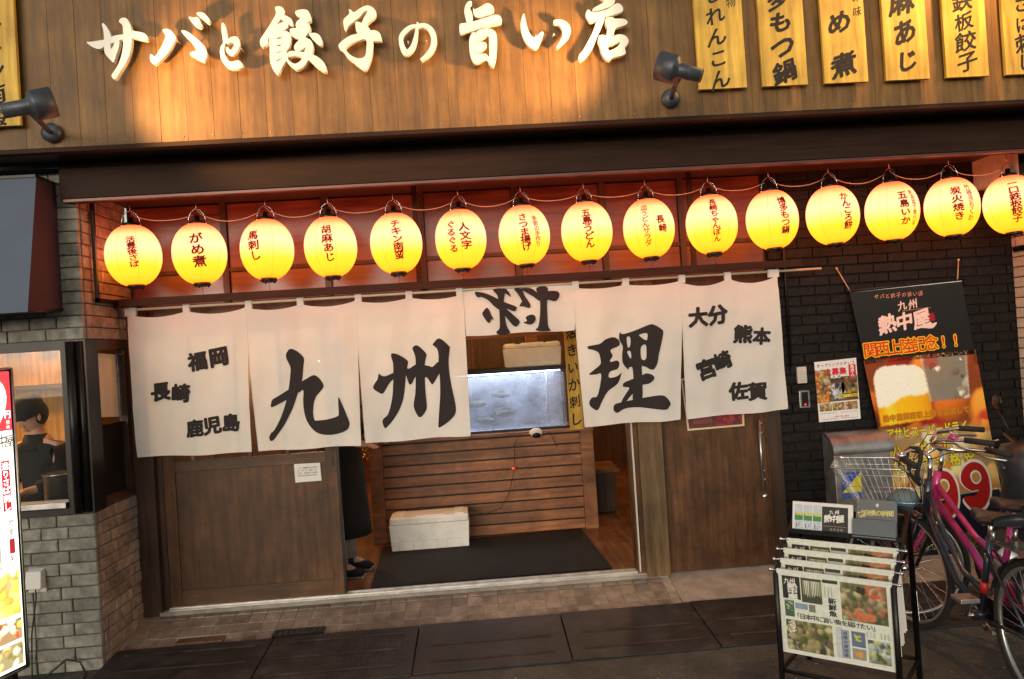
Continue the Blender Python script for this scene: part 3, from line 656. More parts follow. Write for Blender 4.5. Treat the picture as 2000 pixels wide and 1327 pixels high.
sign_letter('white brushed letter バ with two dots, second of the shop name', [
 ([(880,170),(930,165),(980,195),(1020,260),(1005,310),(950,410),(880,490),(800,560),(770,563),(735,520),(735,450),(770,470),(790,475),(840,400),(885,310),(905,240),(875,190)],),
 ([(1095,180),(1150,195),(1230,250),(1310,320),(1355,380),(1372,470),(1345,530),(1290,520),(1220,480),(1185,460),(1190,430),(1240,415),(1250,400),(1200,320),(1130,250),(1090,200)],),
 ([(1170,30),(1220,40),(1270,35),(1300,90),(1318,130),(1290,152),(1240,130),(1195,80)],),
 ([(1260,0),(1280,-20),(1340,-10),(1390,40),(1410,80),(1385,100),(1330,60)],)], A_)
sign_letter('white brushed letter と, small and looped, third of the shop name', [
 ([(1545,95),(1575,120),(1600,220),(1605,280),(1580,330),(1565,380),(1570,440),(1600,500),(1640,535),(1720,520),(1760,545),(1775,585),(1740,615),(1650,620),(1590,590),(1540,520),(1520,430),(1530,360),(1555,320),(1540,200),(1538,130)],),
 ('P', [(1595,330),(1640,290),(1700,285),(1708,360),(1660,430),(1615,415),(1600,370)], [30,50,62,62,66,50,20])], A_)
sign_letter('white brushed character 餃, tall and dense, fourth of the shop name', [
 ([(230,90),(265,75),(310,90),(330,140),(300,190),(250,260),(200,350),(160,400),(160,450),(105,490),(80,450),(90,400),(150,310),(200,230),(240,150)],),
 ([(300,165),(350,175),(400,210),(415,265),(395,275),(340,240),(295,205)],),
 ([(225,290),(290,245),(345,240),(365,275),(340,310),(270,335),(215,355)],),
 ([(180,380),(230,345),(300,325),(360,335),(395,370),(385,470),(350,530),(355,565),(362,600),(330,650),(290,720),(262,770),(215,720),(185,640),(180,520)], [(242,412),(280,388),(322,398),(285,406)], [(245,484),(275,464),(312,470),(280,480)], [(235,554),(280,532),(320,530),(280,544)], [(235,638),(275,612),(312,598),(280,624)]),
 ([(440,130),(500,112),(560,120),(590,170),(595,220),(560,240),(500,265),(445,285),(450,240),(490,200),(480,185),(445,165)],),
 ([(385,310),(440,300),(490,265),(540,245),(580,265),(590,310),(560,360),(520,400),(450,400),(400,370)],),
 ([(580,360),(630,350),(680,370),(710,430),(705,475),(670,465),(610,410)],),
 ([(510,395),(560,405),(600,430),(620,490),(605,560),(560,640),(520,690),(460,722),(400,690),(355,640),(360,612),(400,648),(440,662),(485,640),(510,600),(535,530),(545,492),(490,530),(440,530),(430,480),(470,430)],),
 ([(360,560),(400,535),(480,540),(560,555),(640,580),(700,620),(740,670),(755,740),(720,740),(650,690),(580,630),(500,590),(440,580),(375,590)],)], B_)
sign_letter('white brushed character 子, fifth of the shop name', [
 ([(975,108),(1000,115),(1030,135),(1100,90),(1160,68),(1215,85),(1252,135),(1240,190),(1180,240),(1140,275),(1105,260),(1130,190),(1165,125),(1130,130),(1080,185),(1010,240),(975,270),(940,320),(925,270),(925,210),(980,150)],),
 ([(1045,240),(1080,235),(1150,265),(1190,310),(1220,400),(1215,550),(1190,650),(1150,725),(1100,705),(1020,640),(960,590),(920,530),(880,500),(878,460),(930,410),(1000,370),(1070,350),(1050,320)], [(945,500),(1000,455),(1080,420),(1150,410),(1155,500),(1140,580),(1080,603),(1010,580),(965,540)]),
 ([(1190,330),(1240,320),(1290,350),(1310,420),(1290,428),(1210,415)],)], B_)
sign_letter('white brushed letter の, round, sixth of the shop name', [
 ('P', [(1690,272),(1600,285),(1530,340),(1502,400),(1520,490),(1560,545),(1615,500),(1650,400),(1672,235)], [30,40,42,42,52,62,52,42,14]),
 ('P', [(1640,280),(1740,270),(1810,320),(1838,410),(1820,500),(1770,570),(1705,622)], [30,46,54,58,56,48,30])], B_)
sign_letter('white brushed character 旨, seventh of the shop name', [
 ([(320,75),(325,105),(305,140),(325,190),(335,250),(320,300),(280,300),(265,250),(250,180),(260,120),(290,80)],),
 ([(340,140),(350,160),(400,140),(450,110),(490,98),(535,125),(550,170),(530,205),(480,220),(410,240),(360,230),(338,180)],),
 ([(205,310),(250,300),(350,280),(450,250),(540,220),(590,218),(620,245),(627,285),(600,305),(500,325),(400,355),(300,385),(215,410),(200,370)],),
 ([(340,390),(360,400),(400,370),(480,355),(540,370),(572,410),(580,500),(575,620),(560,700),(540,745),(515,730),(480,680),(440,685),(370,710),(340,690),(310,620),(298,520),(305,440)], [(362,498),(400,475),(450,455),(492,430),(500,520),(502,620),(488,638),(465,610),(372,612),(385,596),(450,570),(476,532),(462,498),(420,490)])], C_)
sign_letter('white brushed letter い, eighth of the shop name', [
 ([(850,200),(865,250),(880,320),(910,400),(945,440),(980,430),(1030,385),(1048,400),(1035,450),(1000,530),(970,560),(920,545),(870,490),(835,420),(818,330),(825,260)],),
 ([(1155,270),(1200,262),(1260,275),(1310,320),(1325,380),(1305,440),(1250,500),(1190,552),(1185,530),(1210,490),(1240,420),(1235,360),(1200,315),(1155,300)],)], C_)
sign_letter('white brushed character 店, rightmost of the shop name', [
 ([(1620,40),(1650,10),(1710,8),(1755,35),(1770,80),(1740,120),(1680,145),(1600,165),(1545,170),(1560,145),(1620,110),(1660,80),(1645,62)],),
 ([(1490,170),(1510,165),(1530,185),(1600,185),(1700,155),(1770,105),(1810,100),(1845,130),(1852,165),(1830,190),(1750,215),(1680,235),(1650,250),(1600,270),(1530,290),(1495,260),(1475,215)],),
 ([(1600,250),(1665,245),(1640,330),(1590,440),(1540,560),(1480,640),(1425,685),(1405,665),(1410,620),(1450,570),(1500,480),(1550,380)],),
 ([(1680,250),(1740,240),(1760,250),(1770,255),(1850,255),(1890,275),(1895,300),(1860,325),(1780,350),(1760,400),(1755,420),(1690,420),(1695,360),(1675,310)],),
 ([(1610,430),(1640,420),(1680,425),(1750,430),(1810,415),(1870,425),(1905,470),(1900,510),(1870,550),(1878,600),(1850,625),(1780,640),(1740,650),(1715,680),(1670,660),(1635,600),(1620,540),(1600,480)], [(1705,530),(1760,515),(1810,490),(1820,502),(1790,540),(1740,570),(1705,575)])], C_)

# ------------------------------------------------------------------ menu boards on the sign wall
def menu_board(x0, x1, z0, z1, label, cols, name='menu_board'):
    t = thing(name, label, 'menu board', ((x0 + x1) / 2, YS - .02, z0), 'wooden menu boards on the sign wall')
    b = MB(); b.box((x0, YS - .052, z0), (x1, YS - .030, z1)); obj('board', b, 'board_wood', t)
    b = MB(); b.box((x0 + .03, YS - .030, z0 + .1), (x1 - .03, YS - .001, z0 + .13)); b.box((x0 + .03, YS - .030, z1 - .13), (x1 - .03, YS - .001, z1 - .1)); obj('batten', b, 'dark_wood', t)
    f = lambda u, v, off: Vector((u, YS - .0522 - off, -v))
    for s, xa_, xb_, za, zb, sx, sy, k in cols: mb = MB(); text(mb, s, f, (xa_, -za), (xb_, -zb), sx, sy, 0, None, .001, k, .10, .30); obj('lettering', mb, 'ink', t)
Z0 = 3.078; ZT = 4.1
xs = [(1.335, 1.605), (1.695, 1.952), (2.050, 2.300), (2.405, 2.655), (2.755, 3.003), (3.103, 3.353)]
menu_board(*xs[0], Z0, ZT, 'yellow menu board れんこん nearest the right spotlight', [('からしれんこん', 1.445, 1.455, 3.845, 3.13, .118, .112, 'b'), ('名物', 1.545, 1.545, 3.64, 3.56, .06, .07, 'n')])
menu_board(*xs[1], Z0, ZT, 'yellow menu board もつ鍋, second of the right row', [('博多もつ鍋', 1.815, 1.825, 3.715, 3.155, .145, .130, 'o')])
menu_board(*xs[2], Z0, ZT, 'yellow menu board め煮, third of the right row', [('がめ煮', 2.145, 2.165, 3.66, 3.18, .145, .135, 'o'), ('母の味', 2.262, 2.262, 3.64, 3.475, .055, .065, 'n')])
menu_board(*xs[3], Z0, ZT, 'yellow menu board 麻あじ, brightly lit, fourth of the right row', [('胡麻あじ', 2.52, 2.53, 3.68, 3.185, .14, .135, 'o')])
menu_board(*xs[4], Z0, ZT, 'yellow menu board 鉄板餃子, fifth of the right row', [('一口鉄板餃子', 2.87, 2.88, 3.735, 3.165, .12, .108, 'b')])
menu_board(*xs[5], Z0, ZT, 'yellow menu board さば刺し at the right edge, in shade', [('活さば刺し', 3.225, 3.225, 3.59, 3.15, .115, .105, 'b')])
menu_board(-2.63, -2.338, 3.062, 4.1, 'yellow menu board チキン南蛮 alone at the left edge', [('名物チキン南蛮', -2.47, -2.46, 3.83, 3.105, .135, .112, 'b')])

# ------------------------------------------------------------------ spotlights on arms
def spot(label, base, head, aim, energy, cone=66):
    base, head, aim = Vector(base), Vector(head), Vector(aim)
    t = thing('arm_spotlight', label, 'spotlight', base, 'grey spotlights on the sign wall')
    h = head - base; d = (aim - head).normalized()
    q = d.to_track_quat('Z', 'Y').to_matrix().to_4x4(); m = Matrix.Translation(h) @ q
    b = MB(); b.lathe([(.0, 0), (.048, 0), (.052, .01), (.052, .03), (.03, .045), (0, .048)], 20, Matrix.Rotation(pi / 2, 4, 'X')); obj('wall_mount', b, 'lamp_metal', t, local=True)
    b = MB(); b.tube([(0, -.04, 0), tuple(h * .45 + Vector((0, -.04, -.01))), tuple(h - d * .03)], .013, 10); obj('arm', b, 'lamp_metal', t, local=True)
    b = MB(); b.lathe([(.0, -.125), (.034, -.125), (.036, -.02), (.040, -.01), (.066, .0), (.070, .012), (.070, .095), (.064, .097), (.060, .04), (.0, .035)], 24, m); hd = obj('lamp_head', b, 'lamp_metal', t, local=True)
    b = MB(); b.lathe([(.0, .045), (.055, .05), (.058, .055)], 20, m); obj('lens', b, 'lamp_lens', hd, local=True)
    li = bpy.data.lights.new('spot', 'SPOT'); li.energy = energy; li.color = (1.0, .54, .19); li.spot_size = R(cone); li.spot_blend = 1.0; li.shadow_soft_size = .05
    lo = bpy.data.objects.new('spot_glow', li); col.objects.link(lo); lo.parent = t; lo.location = h + d * .10
    lo.rotation_euler = (-d).to_track_quat('Z', 'Y').to_euler()
SPE = 62
spot('grey spotlight on an arm near the left menu board, turned to the right', (-2.195, YS, 3.022), tuple(at(62, 207, -1.50)), (-1.0, YS, 3.36), SPE, 100)
spot('grey spotlight on an arm beside the れんこん board, turned to the left', (1.179, YS, 3.046), tuple(at(1322, 137, -1.50)), (-.10, YS, 3.60), SPE, 100)
spot('grey spotlight above the right menu boards, aimed down', (3.05, YS, 4.40), (3.03, -1.42, 4.30), (2.50, YS, 3.30), SPE * 1.1, 120)

# ================================================================== the shop front
front = thing('shop_front', 'dark wooden shop front with header panels, posts and threshold', 'shop front', (0, 0, FL))
b = MB(); b.box((-2.262, -.08, FL - .05), (-2.135, .06, 2.12)); b.box((-2.135, -.03, FL), (-2.10, .06, 2.12)); obj('left_jamb', b, 'dark_wood', front)
b = MB(); b.box((1.055, -.09, FL - .012), (1.215, .06, 2.12)); obj('post', b, 'post_wood', front)
b = MB(); b.box((1.0, -.05, FL - .0), (1.055, .06, 2.12)); obj('post', b, 'door_wood', front)
b = MB(); b.box((1.012, -.064, FL + .02), (1.022, -.0505, 2.10)); obj('weather_strip', b, 'plastic_white', front)
b = MB(); b.box((1.955, -.04, FL - .03), (2.05, .06, 2.12)); obj('right_jamb', b, 'dark_wood', front)
b = MB(); b.box((-2.10, -.075, FL - .01), (1.06, .06, FL + .012)); b.box((-2.10, -.05, FL + .012), (1.0, -.042, FL + .022)); b.box((-2.10, .01, FL + .012), (1.0, .018, FL + .022)); obj('threshold', b, 'threshold', front)
b = MB(); b.box((-2.10, -.03, 2.06), (1.955, .06, 2.12)); obj('lintel', b, 'dark_wood', front)
# header panels with mullions
b = MB(); b.box((-2.26, .03, 2.12), (2.05, .07, 2.80)); obj('header_backing', b, 'dark_wood', front)
hx = [-2.26, -1.62, -.95, -.31, .33, .93, 1.47, 2.05]
for i in range(7):
    for z0, z1 in ((2.13, 2.335), (2.36, 2.79)):
        b = MB(); b.box((hx[i] + .022, .012, z0), (hx[i + 1] - .022, .03, z1)); obj('panel', b, 'header', front, bevel=.003)
for x in hx[1:-1]:
    b = MB(); b.box((x - .02, -.012, 2.12), (x + .02, .03, 2.80)); obj('mullion', b, 'dark_wood', front)
b = MB(); b.box((-2.26, -.006, 2.335), (2.05, .03, 2.36)); obj('rail', b, 'dark_wood', front)
# dark bar on brackets carrying the noren rod
t = thing('awning_bar', 'long dark steel bar above the white cloth panels', 'bar', (0, -.22, 2.125))
b = MB(); b.box((-2.256, -.245, 2.125), (2.18, -.205, 2.172)); obj('bar_body', b, M['fascia'], t)
for x in (-2.2, -.31, .93, 2.1): b = MB(); b.box((x - .012, -.205, 2.135), (x + .012, -.0, 2.160)); obj('bracket', b, 'black_metal', t)
b = MB(); b.box((-2.245, -.50, 2.14), (-2.225, -.19, 2.165)); b.box((-2.245, -.50, 2.14), (-2.225, -.48, 2.80)); obj('side_strut', b, 'black_metal', t)
for x in (-.33, 1.47):
    b = MB(); b.box((x - .016, -.235, 2.172), (x + .016, -.215, 2.80)); obj('hanger', b, 'fascia', t)
t = thing('noren_rod', 'thin pale rod threaded through the loops of the noren', 'rod', (0, -.2, 2.10))
b = MB(); b.tube([(-2.22, -.2, 2.105), (2.33, -.2, 2.105)], .0085, 10); obj('rod', b, mat('bamboo', (.60, .50, .36), .5, 0, .1, 8, (1, 1, 1)), t)

# ---- sliding doors
t = thing('sliding_door', 'left sliding door of brown wood with a small white notice', 'door', (-1.54, -.03, FL + .013))
def door(t, x0, x1, y, z0, z1, st=.075):
    b = MB(); b.box((x0, y - .004, z0), (x0 + st, y + .03, z1)); obj('stile', b, 'door_wood', t, bevel=.002)
    b = MB(); b.box((x1 - st, y - .004, z0), (x1, y + .03, z1)); obj('stile', b, 'door_wood', t, bevel=.002)
    for a, c in ((z0, z0 + .10), (1.03, 1.10), (z1 - .10, z1)):
        b = MB(); b.box((x0 + st, y - .003, a), (x1 - st, y + .03, c)); obj('rail', b, 'rail_wood', t, bevel=.002)
    b = MB(); b.box((x0 + st, y + .006, z0 + .10), (x1 - st, y + .024, 1.03)); obj('door_panel', b, 'door_wood', t)
    b = MB(); b.box((x0 + st, y + .010, 1.10), (x1 - st, y + .016, z1 - .10)); obj('pane', b, 'glass', t)
    for k in range(1, 4):
        x = x0 + st + (x1 - x0 - 2 * st) * k / 4; b = MB(); b.box((x - .012, y, 1.10), (x + .012, y + .026, z1 - .10)); obj('muntin', b, 'door_wood', t)
door(t, -2.095, -.962, -.032, FL + .024, 2.058)
b = MB(); b.box((-.961, -.036, FL + .024), (-.948, .0, 2.058)); obj('edge_strip', b, 'black_metal', t)
b = MB(); b.box((-1.0, -.040, 1.00), (-.978, -.0365, 1.14)); obj('pull', b, 'black_metal', t)
t = thing('door_notice', 'small white printed notice on the left wooden door', 'notice', (-1.163, -.038, .905))
f = plane_f(-.0365)
b = MB(); b.add([f(574, 907, 0), f(625, 904, 0), f(628, 939, 0), f(577, 943, 0)], [(0, 1, 2, 3)]); obj('sheet', b, 'paper', t)
b = MB()
for i, s in enumerate(('当店は営業時間の毎日新鮮食', '店内の味は地元の自慢、また', '定休日は電話番号に送時間', '毎朝の直送新鮮魚の盛合せ')): text(b, s, f, (583, 915 + i * 5), (618, 912.5 + i * 5), 2.9, 3.3, 4, None, .001)
obj('lettering', b, 'ink', t)
# right door
t = thing('sliding_door', 'right wooden door with a long steel pull handle', 'door', (1.585, -.03, FL))
b = MB(); b.box((1.222, -.022, FL - .01), (1.945, .02, 2.06)); obj('door_leaf', b, 'door_wood', t)
b = MB(); b.box((1.945, -.034, FL - .02), (1.956, .02, 2.08)); obj('edge_strip', b, 'rail_wood', t)
hd = MB(); hd.tube([(1.888, -.075, .63), (1.888, -.075, 1.115)], .0095, 12); ho = obj('handle', hd, 'steel', t)
for z in (1.085, 1.02, .76, .70):
    b = MB(); b.tube([(1.918, -.022, z), (1.918, -.036, z)], .011, 12); obj('bolt', b, 'steel', t)
b = MB(); b.tube([(1.888, -.022, .68), (1.888, -.075, .68)], .007, 8); b.tube([(1.888, -.022, 1.06), (1.888, -.075, 1.06)], .007, 8); obj('handle_foot', b, 'steel', t)
b = MB(); b.lathe([(.021, 0), (.021, .006), (.012, .012), (0, .013)], 18, Matrix.Translation((1.915, -.022, .585)) @ Matrix.Rotation(pi / 2, 4, 'X')); obj('lock', b, 'chrome', t)
t = thing('door_poster', 'red framed poster on the right door, half hidden behind the cloth', 'poster', (1.52, -.024, 1.07))
f = plane_f(-.0235); b = MB()
b.add([f(1330, 740, 0), f(1450, 732, 0), f(1454, 832, 0), f(1343, 842, 0)], [(0, 1, 2, 3)], S(215, 195, 160))
b.add([f(1333, 743, .001), f(1447, 735, .001), f(1450, 829, .001), f(1346, 838, .001)], [(0, 1, 2, 3)], S(95, 45, 40))
b.add([f(1398, 790, .0015), f(1448, 786, .0015), f(1449, 827, .0015), f(1399, 832, .0015)], [(0, 1, 2, 3)], S(160, 35, 60))
b.add([f(1352, 795, .002), f(1390, 792, .002), f(1391, 826, .002), f(1354, 829, .002)], [(0, 1, 2, 3)], S(125, 70, 65))
blobs(b, f, 1400, 790, 1446, 828, [S(190, 40, 70), S(120, 60, 30), S(60, 40, 25), S(200, 70, 90)], 22, 2, 7, .002)
obj('print', b, 'print', t)
# ---- noren
def wy(x, z):
    d = max(0, 2.07 - z); k = min(1, d / .25)
    return (-.2 - .004 - .010 * k * sin(x * 8.3 + .7 + z * 1.3) - .007 * k * sin(x * 19 + z * 3.1) - .022 * d * (.6 + .4 * sin(x * 2.9 + 1.2)) - .018 * math.exp(-d * 5) * abs(sin((x + 2.2) * pi / .36)) - .0022 * sin(x * 37 - z * 9) * k + .018 * k * noise.noise(Vector((x * 2.6, z * 1.7, 3.1))) + .007 * k * noise.noise(Vector((x * 7 + z * 5, z * 6 - x * 3, 8.2))))
nor = thing('noren', 'long white split noren curtain with big black characters over the entrance', 'noren curtain', (0, -.2, 1.15))
NP = [((249, 613), (480, 606), (493, 883), (272, 893)), ((480, 606), (694, 594), (706, 870), (507, 882)), ((694, 594), (904, 580), (919, 850), (715, 866)),
      ((904, 580), (1124, 566), (1122, 645), (911, 657)), ((1118, 567), (1326, 555), (1328, 820), (1141, 833)), ((1326, 555), (1516, 541), (1537, 800), (1341, 818))]
SAG = [.030, .028, .024, .0, .018, .042]
panels = []
for i, q in enumerate(NP):
    c = [at(px, py, -.2) for px, py in q]; nu, nv = 36, 34; ztop = 2.092 if i == 3 else 2.078
    b = MB(); vs = []
    for jv in range(nv + 1):
        v = jv / nv
        for ju in range(nu + 1):
            u = ju / nu
            xl = c[0].x + (c[3].x - c[0].x) * v; xr = c[1].x + (c[2].x - c[1].x) * v
            if i != 3:     # seam closed above the slit
                s_ = max(0, v - .24) / .76
                if i not in (0,): xl = c[0].x + (c[3].x - c[0].x) * (s_ if i != 4 else v)
                if i not in (5,): xr = c[1].x + (c[2].x - c[1].x) * s_
            x = xl + (xr - xl) * u; zb = c[3].z + (c[2].z - c[3].z) * u + .004 * sin(u * 9 + i)
            zt = ztop - SAG[i] * abs(sin(2 * pi * u)) ** .8
            z = zt + (zb - zt) * v
            vs.append((x, wy(x, z) + (.004 if i == 3 else 0), z))
    fs = [(r_ * (nu + 1) + k, r_ * (nu + 1) + k + 1, (r_ + 1) * (nu + 1) + k + 1, (r_ + 1) * (nu + 1) + k) for r_ in range(nv) for k in range(nu)]
    b.add(vs, fs, None, True)
    if i == 3: b.add([(v[0], v[1] + .012, v[2] + .004) for v in vs], fs, None, True)
    p = obj('cloth_panel', b, 'noren', nor); panels.append(p)
    hb = MB()   # stitched hem along the lower edge and sides
    e = [vs[nv * (nu + 1) + k] for k in range(nu + 1)]
    hb.tube([(a, y, z + .002) for a, y, z in e], .0028, 6); hb.tube([vs[r_ * (nu + 1)] for r_ in range(3, nv + 1)], .0022, 6); hb.tube([vs[r_ * (nu + 1) + nu] for r_ in range(3, nv + 1)], .0022, 6)
    obj('hem', hb, 'noren', p)
    if i != 3:
        for u in ((0.03, .5) if i not in (5, 2) else (0.03, .5, .97)):
            x = c[0].x + (c[1].x - c[0].x) * u; hw = .035 if (i in (0,) and u < .1) or (i == 5 and u > .9) else .021
            b = MB(); loop = [(-.2 - .012, 2.066), (-.2 - .013, 2.10), (-.2 - .009, 2.118), (-.2 + .009, 2.118), (-.2 + .013, 2.10), (-.2 + .006, 2.066)]
            vv = []
            for y, z in loop: vv += [(x - hw, y, z), (x + hw, y, z)]
            b.add(vv, [(2 * k, 2 * k + 1, 2 * k + 3, 2 * k + 2) for k in range(5)]); obj('loop', b, 'noren', p)
fn = lambda px, py, off: (lambda q: Vector((q.x, wy(q.x, q.z) - off - .0035, q.z)))(at(px, py, -.2))
def big(panel, strokes, cr_):
    b = MB()
    for k, s in enumerate(strokes):
        fill(b, [cr_(p) for p in s[0]], [[cr_(p) for p in h] for h in s[1:]], fn, .0005 + .0003 * k, 0, None, 9)
    obj('lettering', b, 'ink', panel)
K5 = crop(230, 580, 4.0816); K3 = crop(650, 560, 3.3333); K8 = crop(1100, 520, 3.687)
big(panels[1], [([(1390,415),(1440,440),(1485,490),(1480,560),(1470,670),(1440,760),(1400,880),(1340,1000),(1280,1090),(1245,1140),(1222,1147),(1212,1120),(1225,1085),(1250,1060),(1300,960),(1335,860),(1360,750),(1378,620),(1378,560),(1350,500),(1345,460),(1365,425)],),
 ([(1225,850),(1235,820),(1290,785),(1370,735),(1470,675),(1550,628),(1590,635),(1630,680),(1642,715),(1620,750),(1585,790),(1565,840),(1558,920),(1570,980),(1600,985),(1680,975),(1755,950),(1765,920),(1762,800),(1800,870),(1845,975),(1853,1010),(1840,1050),(1790,1080),(1700,1100),(1610,1090),(1550,1050),(1505,980),(1485,900),(1480,820),(1480,745),(1450,760),(1400,790),(1340,825),(1240,878),(1222,870)],)], K5)
big(panels[2], [([(388,435),(430,445),(485,480),(488,510),(478,560),(472,640),(462,720),(440,790),(400,860),(350,918),(335,915),(325,885),(330,860),(360,830),(385,740),(393,640),(395,560),(393,500),(380,455)],),
 ([(300,568),(318,580),(345,583),(395,562),(470,533),(500,533),(545,508),(548,570),(530,600),(515,632),(500,637),(488,610),(478,580),(465,575),(400,600),(365,635),(345,670),(325,697),(300,690),(265,665),(268,640),(290,605),(295,585)],),
 ([(540,383),(565,392),(605,432),(610,450),(600,500),(600,600),(605,700),(613,780),(600,820),(572,850),(550,835),(530,790),(528,760),(538,690),(540,600),(540,500),(535,450),(520,410),(522,395)],),
 ([(595,520),(620,515),(650,522),(690,490),(700,545),(680,590),(655,632),(645,635),(630,615),(612,590),(598,590)],),
 ([(685,340),(715,348),(755,385),(763,400),(755,480),(760,560),(775,650),(795,740),(803,800),(790,840),(745,885),(700,915),(688,912),(690,860),(695,780),(700,700),(698,600),(690,520),(690,450),(680,405),(652,380),(660,365)],)], K3)
big(panels[3], [([(1042,22),(1115,20),(1112,100),(1118,180),(1130,250),(1150,290),(1155,300),(1120,315),(1075,312),(1065,295),(1085,270),(1085,200),(1080,120),(1070,60)],),
 ([(925,38),(960,38),(1000,48),(1040,65),(1060,75),(1110,100),(1190,130),(1195,145),(1180,162),(1130,145),(1180,190),(1215,225),(1210,245),(1188,262),(1160,240),(1120,190),(1090,160),(1050,130),(1010,90),(970,70),(940,70)],),
 ([(1000,140),(1018,155),(1030,185),(1050,218),(1035,212),(1018,238),(1000,225),(975,185),(975,170)],),
 ([(1095,18),(1128,18),(1160,65),(1145,60),(1110,36)],),
 ([(1180,16),(1230,16),(1245,55),(1285,120),(1275,140),(1240,130),(1215,128),(1225,105),(1230,95),(1205,50)],),
 ([(1290,183),(1315,195),(1315,225),(1285,248),(1240,235),(1262,225),(1255,200)],),
 ([(1325,10),(1395,8),(1392,100),(1395,200),(1400,260),(1415,285),(1400,290),(1350,292),(1318,282),(1335,262),(1345,200),(1348,100),(1335,60)],),
 ([(1225,14),(1290,14),(1345,50),(1400,32),(1455,32),(1473,50),(1465,80),(1440,97),(1400,88),(1345,95),(1300,65),(1250,35)],)], K3)
big(panels[4], [([(172,580),(200,572),(260,560),(300,530),(350,513),(385,520),(407,545),(400,575),(340,605),(355,645),(335,680),(345,690),(385,680),(405,700),(390,740),(335,760),(325,800),(365,800),(400,785),(420,768),(400,830),(375,860),(320,900),(280,965),(250,1030),(225,1033),(190,1005),(185,975),(205,945),(240,935),(262,850),(268,775),(230,780),(182,780),(220,745),(265,705),(262,660),(250,625),(215,605),(180,598)],),
 ([(430,490),(500,470),(560,445),(625,420),(665,430),(705,455),(717,480),(703,560),(685,640),(675,700),(650,743),(620,742),(600,730),(560,718),(520,722),(480,730),(470,745),(445,720),(428,690),(425,640),(430,580),(405,530),(408,478)], [(458,515),(482,514),(484,572),(466,584)], [(462,618),(486,614),(492,655),(484,665)], [(545,495),(598,484),(600,525),(590,535),(558,512)], [(558,585),(592,570),(594,665),(562,668)]),
 ([(500,700),(560,695),(565,740),(572,860),(568,960),(505,968),(510,860),(505,760)],),
 ([(430,865),(440,840),(500,815),(560,790),(600,772),(645,788),(652,815),(620,845),(570,855),(520,862),(520,900),(480,945),(455,975),(415,990),(440,940),(478,880),(450,872)],),
 ([(358,1030),(365,998),(400,985),(500,965),(600,945),(700,930),(740,945),(768,985),(760,1010),(735,1033),(650,1028),(560,1018),(480,1020),(430,1032),(390,1055),(370,1048)],)], K8)
def small(panel, items):
    b = MB()
    for ch, x, y, s, a in items:
        text(b, ch, fn, (x, y), (x, y), s * 1.02, s, a, None, .001, 'p', 0, .06)
    obj('lettering', b, 'ink', panel)
small(panels[0], [('福', 388, 706, 37, 8), ('岡', 429, 697, 39, 8), ('長', 315, 765, 37, 4), ('崎', 355, 768, 37, -2), ('鹿', 384, 836, 34, 4), ('児', 418, 830, 35, 8), ('島', 454, 825, 35, 2)])
small(panels[5], [('大', 1362, 620, 39, 2), ('分', 1401, 615, 39, 8), ('熊', 1450, 653, 36, -4), ('本', 1486, 657, 34, -5), ('宮', 1378, 721, 40, 16), ('崎', 1410, 705, 36, 20), ('佐', 1442, 764, 36, 4), ('賀', 1478, 764, 36, 2)])

# ---- lanterns
LX = [(261, 500), (390, 496), (522, 488), (646, 483), (774, 476), (900, 468), (1024, 460), (1146, 453), (1267, 447), (1390, 439), (1508, 430), (1626, 421), (1742, 413), (1859, 405), (1975, 400)]
LT = [(('活豊後さば', -.04, .042, .78),), (('がめ煮', -.06, .062, 1.0),), (('馬刺し', -.50, .055, 1.0),), (('胡麻あじ', -.10, .050, 1.0),), (('チキン南蛮', .05, .050, .85),),
      (('人文字', .18, .052, .95), ('ぐるぐる', -.34, .046, .95)), (('さつま揚げ', .02, .048, .85), ('季節の手作り', .52, .028, 1.0)), (('五島うどん', .06, .050, .85),), (('皿うどんサラダ', -.10, .038, .85), ('長崎', .52, .044, 1.1)),
      (('長崎ちゃんぽん', .15, .040, .85),), (('博多もつ鍋', .50, .048, .85),), (('かんころ餅', .58, .048, .85),), (('五島いか', .48, .050, .95), ('刺身塩で食べる', .90, .028, 1.0)), (('炭火焼き', .22, .050, .95), ('竹巻きちくわ', .72, .034, 1.0)), (('一口鉄板餃子', .16, .050, .8),)]
LN = ['活豊後さば', 'がめ煮', '馬刺し', '胡麻あじ', 'チキン南蛮', '人文字ぐるぐる', 'さつま揚げ', '五島うどん', '皿うどんサラダ', '長崎ちゃんぽん', '博多もつ鍋', 'かんころ餅', '五島いか', '炭火焼き', '一口鉄板餃子']
def lr(z):     # lantern radius at height z from its middle
    t = max(-1, min(1, z / .182)); return .048 + .112 * (1 - abs(t) ** 2.15) ** .66
prof = [(lr(-.180 + .36 * i / 30), -.180 + .36 * i / 30) for i in range(31)]
bs = MB(); nsg = 40; vs = []
for r_, z in prof:
    for j in range(nsg): a = 2 * pi * j / nsg; rr = r_ * (1 - .012 * (1 - min(1, abs(sin(4 * a)) * 4))); vs.append((rr * cos(a), rr * sin(a), z))
bs.add(vs, [(i * nsg + j, i * nsg + (j + 1) % nsg, (i + 1) * nsg + (j + 1) % nsg, (i + 1) * nsg + j) for i in range(30) for j in range(nsg)], None, True)
shell_me = bs.mesh('paper_shell'); shell_me.materials.append(M['lantern'])
bt = MB(); bt.lathe([(.0, -.200), (.045, -.200), (.050, -.196), (.050, -.178), (.040, -.176), (0, -.176)], 20)
for k in range(4): a = pi / 4 + k * pi / 2; bt.ball((.040 * cos(a), .040 * sin(a), -.203), .006, 6)
ring_me = bt.mesh('bottom_ring'); ring_me.materials.append(M['black_metal'])
bt = MB(); bt.lathe([(.0, .176), (.040, .176), (.050, .178), (.050, .192), (.044, .200), (.016, .204), (.014, .235), (0, .237)], 20); top_me = bt.mesh('top_cap'); top_me.materials.append(M['black_metal'])
